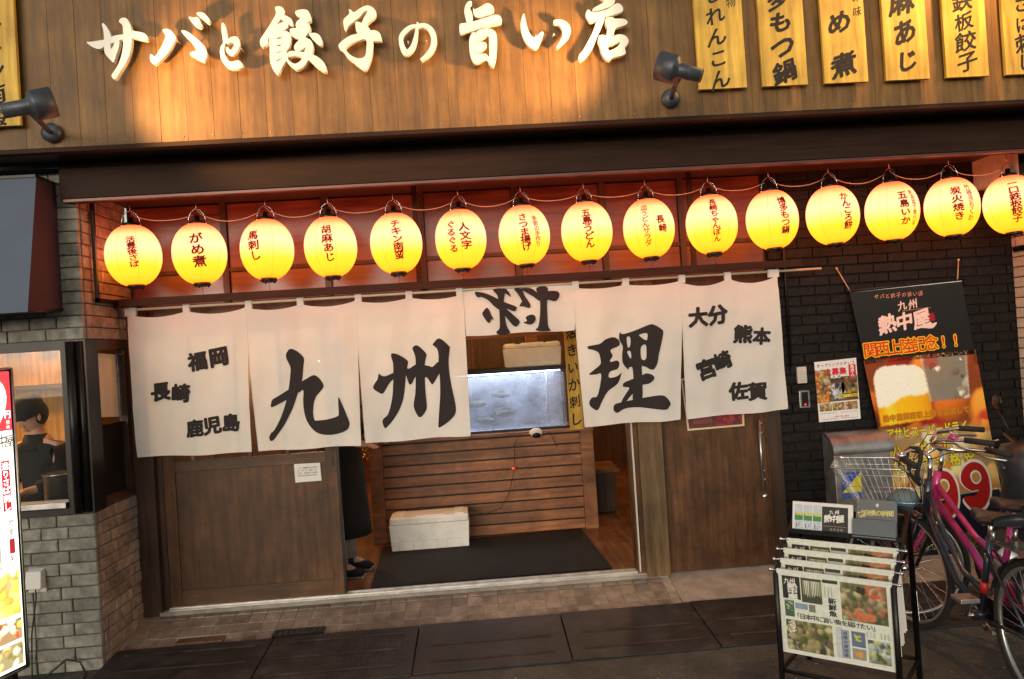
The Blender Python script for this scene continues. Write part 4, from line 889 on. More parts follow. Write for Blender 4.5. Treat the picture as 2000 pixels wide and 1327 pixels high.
bt = MB(); bt.tube([(.052 * cos(k * pi / 10), 0, .19 + .085 * sin(k * pi / 10)) for k in range(11)], .0022, 6); bt.tube([(0, 0, .275), (0, 0, .34)], .0022, 6); bt.tube([(.052, 0, .176), (.052, 0, .20)], .004, 6); bt.tube([(-.052, 0, .176), (-.052, 0, .20)], .004, 6)
hook_me = bt.mesh('wire_handle'); hook_me.materials.append(M['chrome'])
bt = MB(); bt.tube([(0, 0, -.20), (.001, 0, -.235), (0, 0, -.275)], .0014, 5); bt.ball((0, 0, -.275), .004, 6); cord_me = bt.mesh('pull_cord'); cord_me.materials.append(M['cable_black'])
YL = -.40; LP = []
for i, (px, py) in enumerate(LX):
    c = at(px, py, YL); c.x = at(261, 500, YL).x + (at(1975, 400, YL).x - at(261, 500, YL).x) * 0 + (c.x - at(261, 500, YL).x); LP.append(c)
    t = thing('paper_lantern', 'glowing yellow paper lantern lettered ' + LN[i] + ', ' + ['leftmost', 'second from the left', 'third from the left', 'fourth from the left', 'fifth from the left', 'sixth from the left', 'seventh from the left', 'middle one of the row', 'seventh from the right', 'sixth from the right', 'fifth from the right', 'fourth from the right', 'third from the right', 'second from the right', 'rightmost, cut by the frame'][i], 'lantern', c, 'paper lanterns in a row under the eaves')
    az = math.atan2(CAM.y - c.y, CAM.x - c.x)
    tilt = random.uniform(-.045, .045)
    for nm, me in (('paper_shell', shell_me), ('bottom_ring', ring_me), ('top_cap', top_me), ('wire_handle', hook_me), ('pull_cord', cord_me)):
        if nm == 'pull_cord' and i in (0,): continue
        o = bpy.data.objects.new(nm, me); col.objects.link(o); o.parent = t
        if nm == 'paper_shell': o.rotation_euler = (0, 0, random.random() * .7)
        if nm == 'wire_handle': o.rotation_euler = (0, 0, random.uniform(-.3, .3))
    def fl(u, v, off):
        z = -v; rr = lr(z) + .0028; a = az + u / .156; return Vector((rr * cos(a), rr * sin(a), z))
    for s, daz, sz, asp in LT[i]:
        mb = MB()
        n_ = len(s); H = sz * asp * (n_ - 1) * (1.06)
        H = min(H * 1.06, .240); u0 = daz * .156
        text(mb, s, fl, (u0 - .006, -H / 2 - .004), (u0 + .006, H / 2 - .004), sz * 1.28, (sz * asp if n_ < 5 else H / (n_ - 1)) * 1.10, 3, None, 0, 'b' if sz < .04 else 'o', .02)
        obj('lettering', mb, 'lantern_ink', t, local=True)
    t.rotation_euler = (tilt, R(-1.0) + random.uniform(-.015, .015), 0)
# cord swinging from lantern to lantern
b = MB()
for i in range(len(LP) - 1):
    a = LP[i] + Vector((.03, 0, .235)); c = LP[i + 1] + Vector((-.03, 0, .24)); sg = random.uniform(.028, .05)
    pts = [a + Vector((-.03, 0, .03))] + [a.lerp(c, k / 9) + Vector((0, .01 * sin(k), -sg * sin(pi * k / 9))) for k in range(10)]
    b.tube(pts, .0027, 6)
tag(obj('lantern_cord', b, 'cable'), 'thin brown electric cord swagged above the row of lanterns', 'cord')
b = MB(); b.tube([(-2.2, YL, LP[0].z + .34), (3.9, YL, LP[-1].z + .335)], .004, 6)
tag(obj('hanging_wire', b, 'black_metal'), 'taut dark wire under the eaves from which the lanterns hang', 'wire')

# ------------------------------------------------------------------ black brick wall on the right
bw = thing('black_brick_wall', 'black painted brick wall right of the doors', 'wall', (2.92, 0, 0))
b = MB(); b.box((2.05, .012, 0), (3.80, .10, 2.82)); obj('mortar_bed', b, 'black_mortar', bw)
kb = {l: boxmesh('brick', l, .03, .0595, 'black_brick', .004) for l in (.212, .105)}
stuffb = MB(); nb = 0
for ri in range(42):
    z = .0 + ri * .0667; x = 2.052; first = True
    while x < 3.79:
        l = (.105 if ri % 2 else .212) if first else .212; first = False; x1 = min(x + l, 3.795)
        if x1 - x < .03: break
        off = random.uniform(-.002, .003); mx_ = (x + x1) / 2
        if ri >= 39 or (nb >= 296): stuffb.box((x + .003, -.001 - off, z + .004), (x1 - .004, .02, z + .0635))
        else: piece('brick', kb[l], (mx_, .014 - off, z + .034), bw, scale=((x1 - x - .007) / l, 1, 1)); nb += 1
        x = x1
o = obj('upper_bricks', stuffb, 'black_brick', bw); o['kind'] = 'stuff'
b = MB(); b.tube([(2.16, -.015, 1.46), (2.16, -.015, 2.72)], .011, 8); tag(obj('conduit', b, 'black_metal'), 'thin black conduit running down to the white intercom', 'conduit')
# pale brick side wall at the right edge
pw = thing('pale_brick_wall', 'pale brick side wall at the right edge with a dark pipe', 'wall', (3.9, -.2, 0))
b = MB(); b.box((3.805, -.45, 0), (3.95, .10, 2.82)); obj('mortar_bed', b, 'mortar', pw)
pb = {l: boxmesh('brick', l, .03, .0635, 'pale_brick', .004) for l in (.218, .155)}
for ri in range(39):
    y = -.002; first = True; z = ri * .0705
    while y > -.44:
        l = (.155 if ri % 2 else .218) if first else .218; first = False; y1 = max(y - l, -.45)
        if y - y1 < .03: break
        piece('brick', pb[l], (3.805, (y + y1) / 2, z + .035), pw, rot=(0, 0, -pi / 2), scale=((y - y1 - .006) / l, 1, 1)); y = y1
b = MB(); b.tube([(3.79, -.04, 2.17), (3.79, -.46, 2.17)], .022, 10); obj('pipe', b, 'black_metal', pw)
b = MB(); b.add([(3.55, 0.0, 2.60), (3.55, -.45, 2.60), (3.80, -.45, 2.60), (3.80, 0.0, 2.60), (3.55, 0.0, 2.80), (3.55, -.45, 2.80)], [(0, 1, 2, 3), (0, 4, 5, 1)]); obj('bulkhead', b, 'pale_brick', pw)

# ---- fixtures on the black wall
t = thing('intercom', 'slim white intercom panel high on the black brick wall', 'intercom', (2.23, -.003, 1.335))
b = MB(); b.box((2.197, -.022, 1.338), (2.264, -.003, 1.452)); cs = obj('case', b, 'plastic_white', t, bevel=.004)
b = MB()
for k in range(4): b.box((2.205, -.0235, 1.36 + k * .018), (2.256, -.022, 1.363 + k * .018))
obj('slots', b, 'zinc', t)
t = thing('card_reader', 'small framed black panel with a red light below the intercom', 'door panel', (2.238, -.003, 1.165))
b = MB(); b.box((2.203, -.016, 1.168), (2.277, -.003, 1.288)); obj('frame', b, 'steel', t, bevel=.003)
b = MB(); b.box((2.217, -.019, 1.180), (2.263, -.0165, 1.278)); obj('dark_face', b, 'black_metal', t)
b = MB(); b.ball((2.24, -.02, 1.192), .004, 8); obj('light', b, 'led_red', t)
# staff-wanted poster
t = thing('wall_poster', 'colourful opening staff poster on the black brick wall', 'poster', (2.47, -.006, 1.068))
Pf = bil(at(1590, 708, -.006), at(1672, 699, -.006), at(1681, 818, -.006), at(1600, 825, -.006))
b = MB(); rect(b, Pf, 0, 0, 1, 1, S(225, 222, 220), 0)
rect(b, Pf, .02, .30, .98, .68, S(95, 60, 35)); blobs(b, Pf, .0, .14, .36, .66, [S(200, 180, 120), S(225, 215, 200), S(190, 70, 45), S(120, 130, 60), S(225, 165, 60), S(90, 50, 30)], 60, .02, .07, .0008)
blobs(b, Pf, .6, .28, .99, .55, [S(150, 80, 45), S(60, 35, 20), S(190, 150, 90), S(110, 120, 50)], 46, .02, .06, .0008); blobs(b, Pf, .36, .38, .7, .66, [S(50, 35, 28), S(80, 50, 35), S(225, 225, 230)], 20, .03, .07, .0008)
blobs(b, Pf, .0, .56, .3, .69, [S(225, 160, 60), S(235, 185, 100), S(190, 110, 40)], 20, .02, .05, .001)
for k in range(3): rect(b, Pf, .04 + k * .31, .70, .33 + k * .31, .83, S(120, 75, 50)); blobs(b, Pf, .05 + k * .31, .70, .32 + k * .31, .83, [S(200, 120, 70), S(225, 200, 160), S(90, 50, 35), S(160, 150, 60)], 24, .015, .035, .001)
text(b, 'オープニングスタッフ', Pf, (.09, .07), (.91, .07), .085, .058, 0, S(120, 70, 60), .0012, 'b')
text(b, '大募集', Pf, (.30, .19), (.66, .19), .18, .125, 0, S(200, 25, 40), .0014, 'o')
rect(b, Pf, .80, .10, .97, .30, S(200, 30, 50), .001); text(b, '急求人', Pf, (.885, .135), (.885, .265), .10, .065, 0, S(240, 235, 230), .0014, 'b')
text(b, '九州', Pf, (.44, .275), (.56, .275), .07, .045, 0, S(30, 25, 25), .0013, 'b'); text(b, '熱中屋', Pf, (.38, .325), (.64, .325), .11, .075, 0, S(30, 25, 25), .0013, 'b')
text(b, '3月31日', Pf, (.54, .545), (.78, .545), .065, .045, 0, S(235, 225, 40), .0016, 'b'); rect(b, Pf, .52, .58, .98, .625, S(235, 220, 50), .0014); text(b, '時給900円格安', Pf, (.56, .603), (.95, .603), .055, .038, 0, S(30, 30, 20), .0018, 'b')
for k in range(4): text(b, '毎日新鮮魚の直送盛合せ', Pf, (.06 + (k % 2) * .5, .865 + (k // 2) * .1), (.42 + (k % 2) * .5, .865 + (k // 2) * .1), .03, .02, 0, S(100, 110, 130), .0012)
text(b, '090-734-4850', Pf, (.40, .93), (.72, .93), .05, .04, 0, S(200, 40, 120), .0012, 'b'); obj('print', b, 'print', t)
# mailbox
t = thing('mailbox', 'dull steel wall mailbox with a blue and yellow sticker', 'mailbox', (2.53, -.10, .40))
x0, x1 = 2.345, 2.735
b = MB(); b.add([(x0, -.01, .42), (x1, -.01, .42), (x1, -.17, .42), (x0, -.17, .42), (x0, -.01, .98), (x1, -.01, .98), (x1, -.17, .90), (x0, -.17, .90)], [(0, 1, 2, 3), (3, 2, 6, 7), (0, 3, 7, 4), (1, 5, 6, 2), (4, 7, 6, 5)]); obj('body', b, 'zinc', t, bevel=.006)
b = MB(); hp = [(-.002, .985), (-.05, .995), (-.11, .985), (-.16, .955), (-.195, .91), (-.20, .865)]
vv = []
for y, z in hp: vv += [(x0 - .012, y, z), (x1 + .012, y, z)]
for y, z in hp[::-1]: vv += [(x0 - .012, y + .004, z - .006), (x1 + .012, y + .004, z - .006)]
b.add(vv, [(2 * k, 2 * k + 1, 2 * k + 3, 2 * k + 2) for k in range(11)] + [(22, 23, 1, 0)], None, True); obj('hood', b, 'zinc', t)
ff = lambda u, v, off: Vector((u, -.171 - off, -v)); b = MB()
b.add([ff(2.385, -.735, .001), ff(2.52, -.735, .001), ff(2.385, -.60, .001)], [(0, 1, 2)], S(40, 85, 190)); b.add([ff(2.52, -.735, .001), ff(2.52, -.60, .001), ff(2.385, -.60, .001)], [(0, 1, 2)], S(235, 215, 30))
rect(b, ff, 2.385, -.598, 2.52, -.565, S(60, 100, 190), .001); text(b, '郵便新聞の時間', ff, (2.395, -.715), (2.435, -.715), .006, .01, 0, S(200, 210, 230), .0015); obj('sticker', b, 'print', t)

# ---- hanging banner
t = thing('beer_banner', 'tall vinyl banner advertising beer and 99 yen drinks', 'banner', (3.1, -.06, .3), None)
YBN = -.055
fb = plane_f(YBN)
LE = lambda py: 1660 + (py - 572) * .2155 - .5; RE = lambda py: 1878 + (py - 548) * .183
def be(py0, py1, c, off):   # band between two heights (measured on the left edge), lines sloping with the banner
    sl = -.10; b.add([fb(LE(py0), py0, off), fb(RE(py0 - 22), py0 - 22, off), fb(RE(py1 - 20), py1 - 20, off), fb(LE(py1), py1, off)], [(0, 1, 2, 3)], c)
b = MB(); be(572, 1120, S(215, 180, 125), 0)
be(572, 712, S(22, 18, 17), .001)
def banner_picture():
    x0, y0, x1, y1 = 1660, 680, 1945, 1000; w_, h = 150, 170; rng = np.random.default_rng(4)
    yy, xx = np.mgrid[0:h, 0:w_]; PX = x0 + (x1 - x0) * xx / (w_ - 1); PY = y0 + (y1 - y0) * yy / (h - 1)
    LP_, RP_ = 1660 + (PY - 572) * .2155, 1878 + (PY - 548) * .183
    warm = [S(150, 60, 25), S(200, 105, 35), S(120, 40, 22), S(225, 140, 50), S(95, 32, 20), S(175, 35, 30)]
    img = soft_photo(w_, h, 1.1, warm, 70, (.05, .16), rng)
    food = soft_photo(w_, h, 1.1, [S(225, 185, 110), S(235, 210, 150), S(205, 140, 60), S(230, 220, 190), S(190, 120, 45)], 160, (.03, .10), rng)
    k = np.clip((PY + .1 * (PX - 1700) - 838) / 26, 0, 1)[..., None]; img = img * (1 - k) + food * k
    def sm(v, a, b): return np.clip((v - a) / (b - a), 0, 1)
    # beer glass, leaning with the banner
    u = (PX - (1702 + (PY - 730) * .16)) / 108.; top = 711 + 14 * (u - .7) ** 2 + 26 * np.abs(2 * u - 1) ** 7; bot = 834 - 16 * u
    g = (sm(u, 0, .03) * sm(1 - u, 0, .03) * sm(PY - top, 0, 3) * sm(bot - PY, 0, 3))[..., None]
    fl = 795 - 34 * u + 4 * np.sin(u * 9); foam = sm(fl - PY, -3, 3)[..., None]
    shade = (.72 + .42 * np.sin(np.clip(u * .9 + .12, 0, 1) * 3.1416))[..., None]
    fc = np.array(S(238, 224, 205)) * (.72 + .35 * shade); bc = np.array(S(225, 160, 15)) * shade; bc = bc + np.array(S(250, 200, 60)) * .25 * sm(np.sin(u * 7), .6, 1)[..., None]
    img = img * (1 - g) + (fc * foam + bc * (1 - foam)) * g
    # tumbler of ice
    u = (PX - (1795 + (PY - 697) * .24)) / (93 - (PY - 697) * .16); v = (PY - (697 - .12 * (PX - 1795))) / 92.
    g = (sm(u, 0, .03) * sm(1 - u, 0, .03) * sm(v, 0, .03) * sm(1 - v, 0, .04))[..., None]
    ice = soft_photo(w_, h, 1.1, [S(150, 145, 130), S(205, 200, 188), S(105, 100, 92), S(235, 232, 222), S(70, 66, 60)], 150, (.015, .05), rng)
    rim = (sm(np.abs(u - .5), .44, .5) + sm(.06 - v, 0, .05))[..., None] * .6
    img = img * (1 - g * .92) + (ice * (1 - rim) + np.array(S(225, 222, 215)) * rim) * g * .92
    hb = S(160, 55, 35); k = (sm(u, .02, .1) * sm(.42 - u, 0, .1) * sm(.28 - v, 0, .08))[..., None] * .7; img = img * (1 - k) + np.array(hb) * k
    h_, w2 = h, w_
    vs, fs, cs = [], [], []; off = .0010
    for j in range(h_):
        for i in range(w2):
            t = i / (w2 - 1); py = PY[j, 0]; l, r_ = LE(py + 0), RE(py - 0)
            vs.append(fb(l + (r_ - l) * t, py + 8 - 22 * t, off))
    # resample the picture along the leaning rows
    out = np.zeros_like(img)
    for j in range(h_):
        for i in range(w2):
            t = i / (w2 - 1); py = PY[j, 0]; px = LE(py) + (RE(py) - LE(py)) * t; qy = py + 8 - 22 * t
            a_ = min(h_ - 1, max(0, int((qy - y0) / (y1 - y0) * (h_ - 1)))); c_ = min(w2 - 1, max(0, int((px - x0) / (x1 - x0) * (w2 - 1)))); out[j, i] = img[a_, c_]
    out = np.clip(out * np.array([1.35, 1.32, 1.2]), 0, .92)
    im = out.reshape(-1, 3).tolist(); b0 = len(b.v)
    for j in range(9, h_ - 1):
        for i in range(w2 - 1): q = (j * w2 + i, j * w2 + i + 1, (j + 1) * w2 + i + 1, (j + 1) * w2 + i); b.f.append(tuple(b0 + t for t in q)); b.c.append(tuple(tuple(im[t]) for t in q)); b.sm.append(False)
    b.v += vs
banner_picture()
# navy foot of the banner with yellow price lettering
b.add([fb(LE(985), 985, .0022), fb(RE(955), 955, .0022), fb(RE(1105), 1105, .0022), fb(LE(1120), 1120, .0022)], [(0, 1, 2, 3)], S(18, 22, 42))
text(b, 'サバと餃子の旨い店', fb, (1712, 580), (1798, 573), 9.5, 10, 6, S(225, 150, 110), .0020, 'n', .05, .15)
text(b, '九州', fb, (1762, 597), (1783, 594), 19, 20, 8, S(235, 200, 190), .0020, 'b', .06, .2)
text(b, '熱中屋', fb, (1733, 633), (1800, 622), 37, 38, 6, S(238, 205, 195), .0021, 'o', .06, .18)
b.add([fb(1762, 607, .002), fb(1818, 600, .002), fb(1818, 601.5, .002), fb(1762, 608.5, .002)], [(0, 1, 2, 3)], S(150, 110, 80))
fill(b, [(1718, 646), (1724, 639), (1735, 640), (1727, 650), (1720, 651)], [], fb, .0022, 0, S(238, 205, 195)); fill(b, [(1795, 640), (1815, 634), (1830, 630), (1822, 641), (1805, 641)], [], fb, .0022, 0, S(238, 205, 195))
b.add([fb(1811, 613, .0022), fb(1824, 611, .0022), fb(1827, 626, .0022), fb(1813, 628, .0022)], [(0, 1, 2, 3)], S(150, 15, 25))
for key, c, o_ in (('w', S(240, 190, 20), .0030), ('b', S(205, 45, 20), .0036)): text(b, '関西上陸記念!!', fb, (1700, 684), (1866, 664), 29, 31, 7, c, o_, key)
for key, c, o_ in (('w', S(200, 130, 20), .0034), ('n', S(120, 45, 15), .0040)): text(b, '熱中屋関西初上陸を記念して', fb, (1731, 818), (1887, 800), 12.5, 14, 7, c, o_, key)
for key, c, o_ in (('w', S(90, 65, 10), .0040), ('o', S(228, 208, 62), .0046)):
    text(b, 'アサヒスーパードライ', fb, (1739, 848), (1882, 832), 17, 23, 7, c, o_, key); text(b, 'ハイボール', fb, (1752, 882), (1850, 871), 22, 26, 7, c, o_, key); text(b, '何杯でも格安', fb, (1756, 912), (1893, 893), 22, 26, 7, c, o_, key)
def nine(cx, cy, s, o0):
    out = [(-.50, -.25), (-.40, -.62), (-.08, -.86), (.28, -.78), (.50, -.42), (.56, .05), (.50, .48), (.30, .82), (.02, .92), (-.25, .80), (-.45, .52), (-.38, .38), (-.10, .40), (.08, .30), (.12, .18), (-.12, .20), (-.38, .02)]
    hole = [(-.08, -.36), (.04, -.48), (.18, -.42), (.22, -.24), (.12, -.10), (-.02, -.14)]
    g = lambda k, pts: [(cx + x * s * k + y * s * k * .10, cy + y * s * k - x * s * .10 * k) for x, y in pts]
    fill(b, g(1.13, out), [], fb, o0, 0, S(232, 228, 222)); fill(b, g(1.0, out), [], fb, o0 + .0006, 0, S(175, 28, 25))
    fill(b, g(1.0, [(x * 1.35 - .03, y * 1.35 + .09) for x, y in hole]), [], fb, o0 + .0010, 0, S(232, 228, 222)); fill(b, g(1.0, hole), [], fb, o0 + .0014, 0, S(190, 150, 70))
nine(1842, 965, 52, .0040); nine(1904, 948, 52, .0056)
for x, y, s in ((1788, 1060, '3'), (1806, 1055, '8'), (1828, 1052, '8'), (1850, 1048, '円'), (1880, 1050, '税'), (1906, 1046, '込')):
    text(b, s, fb, (x, y + 8), (x, y + 8), 34, 36, 6, S(205, 205, 30), .0030, 'b'); text(b, s, fb, (x, y + 8), (x, y + 8), 34, 36, 6, S(18, 22, 42), .0033, 'n')
obj('print', b, 'print_gloss', t)
b = MB()
b.tube([fb(LE(568) - 6, 569, 0), fb(RE(545) + 6, 546, 0)], .007, 8); obj('top_bar', b, 'black_metal', t)
b = MB(); b.add([fb(LE(572), 572, -.002), fb(RE(548), 548, -.002), fb(RE(1100), 1100, -.002), fb(LE(1120), 1120, -.002)], [(3, 2, 1, 0)]); obj('sheet', b, 'paper', t)
for a, c in (((1634, 525), (1661, 570)), ((1872, 508), (1870, 549))):
    b = MB(); p, q = at(*a, -.01), at(*c, -.06); b.tube([p, q], .0035, 6); b.ball(tuple(p), .009, 8); obj('rope', b, 'cable', t)

# ================================================================== inside the doorway
rm = thing('entrance_room', 'dim wooden entrance room seen through the open doorway', 'room', (0, 2.5, 0))
b = MB(); b.quad((-2.25, .06, FL), (3.2, .06, FL), (3.2, 4.6, FL), (-2.25, 4.6, FL)); obj('floor', b, 'floor_wood', rm)
b = MB(); b.quad((-2.25, 4.6, FL), (3.2, 4.6, FL), (3.2, 4.6, 2.8), (-2.25, 4.6, 2.8)); b.quad((-2.25, .1, FL), (-2.25, 4.6, FL), (-2.25, 4.6, 2.8), (-2.25, .1, 2.8)); b.quad((3.2, .1, FL), (3.2, 4.6, FL), (3.2, 4.6, 2.8), (3.2, .1, 2.8)); obj('wall', b, 'room_wall', rm)
b = MB(); b.quad((-2.25, .1, 2.8), (3.2, .1, 2.8), (3.2, 4.6, 2.8), (-2.25, 4.6, 2.8)); obj('ceiling', b, 'dark_wood', rm)
b = MB()
for x in (-1.5, -.4, .55, 1.9): b.box((x, 3.0, FL), (x + .12, 3.12, 2.8))
b.box((-2.2, 3.0, 2.15), (3.1, 3.12, 2.30)); obj('inner_post', b, 'slat_wood', rm)
tag(obj('door_mat', MB().add([(-.81, .085, FL + .002), (.855, .12, FL + .002), (.80, 1.30, FL + .002), (-.86, 1.20, FL + .002), (-.81, .085, FL + .010), (.855, .12, FL + .010), (.80, 1.30, FL + .010), (-.86, 1.20, FL + .010)], [(0, 3, 2, 1), (4, 5, 6, 7), (0, 1, 5, 4), (1, 2, 6, 5), (2, 3, 7, 6), (3, 0, 4, 7)]), 'mat_black'), 'black entrance mat on the wooden floor inside the doorway', 'mat')
# slatted counter front
ct = thing('slatted_counter', 'counter with a front of nine horizontal brown slats under the fish tank', 'counter', (0, 1.36, FL))
for x in (-.945, .845):
    b = MB(); b.box((x, 1.30, FL), (x + .11, 1.40, 1.0)); obj('post', b, 'slat_wood', ct, bevel=.003)
for i in range(9):
    z = FL + .005 + i * .0915
    b = MB(); b.box((-.835, 1.335 + random.uniform(0, .004), z), (.845, 1.365, z + .079)); obj('slat', b, 'slat_wood', ct, bevel=.002)
b = MB(); b.box((-.835, 1.366, FL), (.845, 1.95, .96)); obj('body', b, 'black_metal', ct)
b = MB(); b.box((-.96, 1.29, .965), (.96, 1.98, .990)); obj('counter_top', b, 'slat_wood', ct, bevel=.003)
# fish tank
tk = thing('fish_tank', 'long glass fish tank lit pale blue on the slatted counter', 'aquarium', (-.02, 1.6, .99))
x0, x1, y0, y1, z0, z1 = -.80, .77, 1.36, 1.86, .992, 1.50
b = MB(); b.box((x0, y1, z0), (x1, y1 + .01, z1)); b.quad((x0 + .01, y0 + .03, z0 + .004), (x1 - .01, y0 + .03, z0 + .004), (x1 - .01, y1, z0 + .004), (x0 + .01, y1, z0 + .004)); obj('back_panel', b, 'tank_back', tk)
b = MB(); b.quad((x0 + .01, y0 + .09, z0 + .006), (x1 - .01, y0 + .09, z0 + .006), (x1 - .01, y0 + .09, z1 - .03), (x0 + .01, y0 + .09, z1 - .03)); b.quad((x0 + .01, y0 + .22, z0 + .006), (x1 - .01, y0 + .22, z0 + .006), (x1 - .01, y0 + .22, z1 - .03), (x0 + .01, y0 + .22, z1 - .03)); obj('murky_water', b, 'murk', tk)
b = MB()
for k in range(40): b.ball((.60 + random.uniform(-.02, .03), 1.43 + random.uniform(0, .1), z0 + random.uniform(.02, .44)), random.uniform(.002, .005), 6)
b.tube([(.60, 1.46, z1 + .02), (.60, 1.46, z0 + .05)], .005, 6); obj('bubbler', b, 'paper', tk)
b = MB(); b.box((x0, y0, z0), (x1, y0 + .006, z1)); b.box((x0, y0 + .006, z0), (x0 + .006, y1, z1)); b.box((x1 - .006, y0 + .006, z0), (x1, y1, z1)); obj('tank_glass', b, 'tank_glass', tk)
b = MB(); b.box((x0 - .012, y0 - .012, z1), (x1 + .012, y1 + .012, z1 + .035)); b.box((x0 - .008, y0 - .008, z0), (x1 + .008, y0 - .001, z0 + .022)); obj('tank_frame', b, 'black_metal', tk)
b = MB(); b.box((x0 + .62, y0 + .04, z1 - .016), (x1 - .05, y0 + .10, z1 - .006)); obj('led_bar', b, 'led', tk)
for k in range(3):
    b = MB(); b.box((x0 + .0 + k * .78 - .006, y0 + .12, z1 + .036), (x0 + .02 + k * .76, y0 + .14, z1 + .30)); obj('canopy_post', b, 'slat_wood', tk)
b = MB(); b.box((x0 - .01, y0 + .11, z1 + .30), (x1 + .01, y0 + .15, z1 + .36)); obj('canopy_rail', b, 'slat_wood', tk)
li = bpy.data.lights.new('tank_light', 'AREA'); li.shape = 'RECTANGLE'; li.size = 1.4; li.size_y = .12; li.energy = 3.4; li.color = (.80, .85, 1)
lo = bpy.data.objects.new('led_glow', li); col.objects.link(lo); lo.parent = tk; lo.location = Vector(((x0 + x1) / 2, 1.55, z1 - .02)) - Vector(tk.location)
for i in range(6):
    x, y, z = random.uniform(-.1, .60), random.uniform(1.58, 1.80), random.uniform(1.06, 1.30); s = random.uniform(.8, 1.2); d = random.choice((-1, 1))
    t = thing('fish', 'murky green brown fish swimming in the lit tank', 'fish', (x, y, z), 'fish in the tank', random.uniform(-.5, .5))
    b = MB(); b.lathe([(.0, -.09), (.012, -.07), (.022, -.02), (.020, .03), (.010, .07), (0, .085)], 10, Matrix.Rotation(d * pi / 2, 4, 'Y') @ Matrix.Diagonal((1.35 * s, .7 * s, s, 1))); obj('fish_body', b, 'fish', t, local=True)
    b = MB(); e = -d; b.add([(e * .07 * s, 0, 0), (e * .115 * s, .002, .03), (e * .10 * s, 0, 0), (e * .115 * s, -.002, -.03)], [(0, 1, 2), (0, 2, 3)]); b.add([(0, 0, .025 * s), (.03 * s, 0, .045 * s), (-.03 * s, 0, .04 * s), (-.05 * s, 0, .02 * s)], [(0, 1, 2, 3)]); obj('fin', b, 'fish', t, local=True)
def foambox(t, w_, d_, h_, lid=.05):
    b = MB(); b.add([(-w_ / 2 + .012, -d_ / 2 + .012, 0), (w_ / 2 - .012, -d_ / 2 + .012, 0), (w_ / 2 - .012, d_ / 2 - .012, 0), (-w_ / 2 + .012, d_ / 2 - .012, 0), (-w_ / 2, -d_ / 2, h_), (w_ / 2, -d_ / 2, h_), (w_ / 2, d_ / 2, h_), (-w_ / 2, d_ / 2, h_)],
                    [(0, 3, 2, 1), (4, 5, 6, 7), (0, 1, 5, 4), (1, 2, 6, 5), (2, 3, 7, 6), (3, 0, 4, 7)]); obj('box_body', b, 'foam', t, local=True, bevel=.006)
    b = MB(); b.box((-w_ / 2 + .006, -d_ / 2 + .006, h_ + .002), (w_ / 2 - .006, d_ / 2 - .006, h_ + lid)); ld = obj('lid', b, 'foam', t, local=True, bevel=.010)
    b = MB()
    for sx in (-1, 1): b.box((sx * w_ * .38 - .04, -d_ / 2 + .03, h_ + lid), (sx * w_ * .38 + .04, d_ / 2 - .03, h_ + lid + .008))
    b.box((-w_ * .2, -d_ / 2 + .03, h_ + lid), (w_ * .2, -d_ / 2 + .06, h_ + lid + .008)); obj('lid_ridges', b, 'foam', ld, local=True, bevel=.003)
t = thing('foam_box', 'large white foam box with lid standing on the black mat', 'box', (-.455, 1.13, FL + .012)); foambox(t, .64, .30, .205, .055); t.rotation_euler = (0, 0, .01)
b = MB()
for k in range(3):
    x = -.19 + k * .19; b.tube([(x - .06, -.1475, .012), (x - .06, -.1505, .075), (x + .06, -.1505, .075), (x + .06, -.1475, .012)], .0012, 4)
obj('moulded_lines', b, 'plastic_white', t, local=True)
t = thing('foam_box', 'pale foam box stored on top of the fish tank', 'box', (.50, 1.62, 1.535)); foambox(t, .50, .34, .16, .04)
# upright wooden name board beside the tank
t = thing('name_strip', 'narrow yellow upright board with black brushed letters beside the tank', 'sign', (.80, 1.2, .99))
b = MB(); b.box((.752, 1.195, .992), (.862, 1.215, 1.92)); obj('board', b, 'board_wood', t)
f = lambda u, v, off: Vector((u, 1.1945 - off, -v)); b = MB(); text(b, '活きいか刺し', f, (.807, -1.80), (.807, -1.08), .10, .11, 0, None, .001, 'b', .08, .2); obj('lettering', b, 'ink', t)
# air pump and wires hanging on the counter rail
t = thing('air_pump', 'small white round pump on the counter edge with black wires', 'pump', (.47, 1.29, .99))
b = MB(); b.lathe([(0, -.02), (.03, -.02), (.050, -.005), (.052, .015), (.04, .03), (0, .032)], 20, Matrix.Translation((0, 0, -.01)) @ Matrix.Diagonal((1.1, 1, .72, 1)) @ Matrix.Rotation(pi / 2, 4, 'X')); obj('pump_body', b, 'paper', t, local=True)
b = MB(); b.lathe([(0, .02), (.036, .02), (.036, .036), (0, .037)], 16, Matrix.Translation((0, 0, -.032)) @ Matrix.Diagonal((1.0, 1, .62, 1)) @ Matrix.Rotation(pi / 2, 4, 'X')); obj('vent', b, 'black_metal', t, local=True)
b = MB(); b.tube([(-.05, -.01, 0), (-.14, -.02, -.01), (-.19, -.03, -.10), (-.20, -.03, -.28), (-.22, -.035, -.36), (-.26, -.035, -.50), (-.34, -.035, -.62), (-.48, -.035, -.66), (-.62, -.03, -.60)], .003, 6)
b.tube([(.05, -.01, 0), (.12, -.02, -.02), (.15, -.03, -.10), (.17, -.03, -.14)], .003, 6); obj('wire', b, 'cable_black', t, local=True)
b = MB(); b.box((-.232, -.046, -.30), (-.196, -.032, -.285)); sw = obj('switch', b, 'red', t, local=True); b = MB(); b.ball((-.214, -.048, -.292), .006, 8); obj('switch_light', b, 'led_red', sw, local=True)
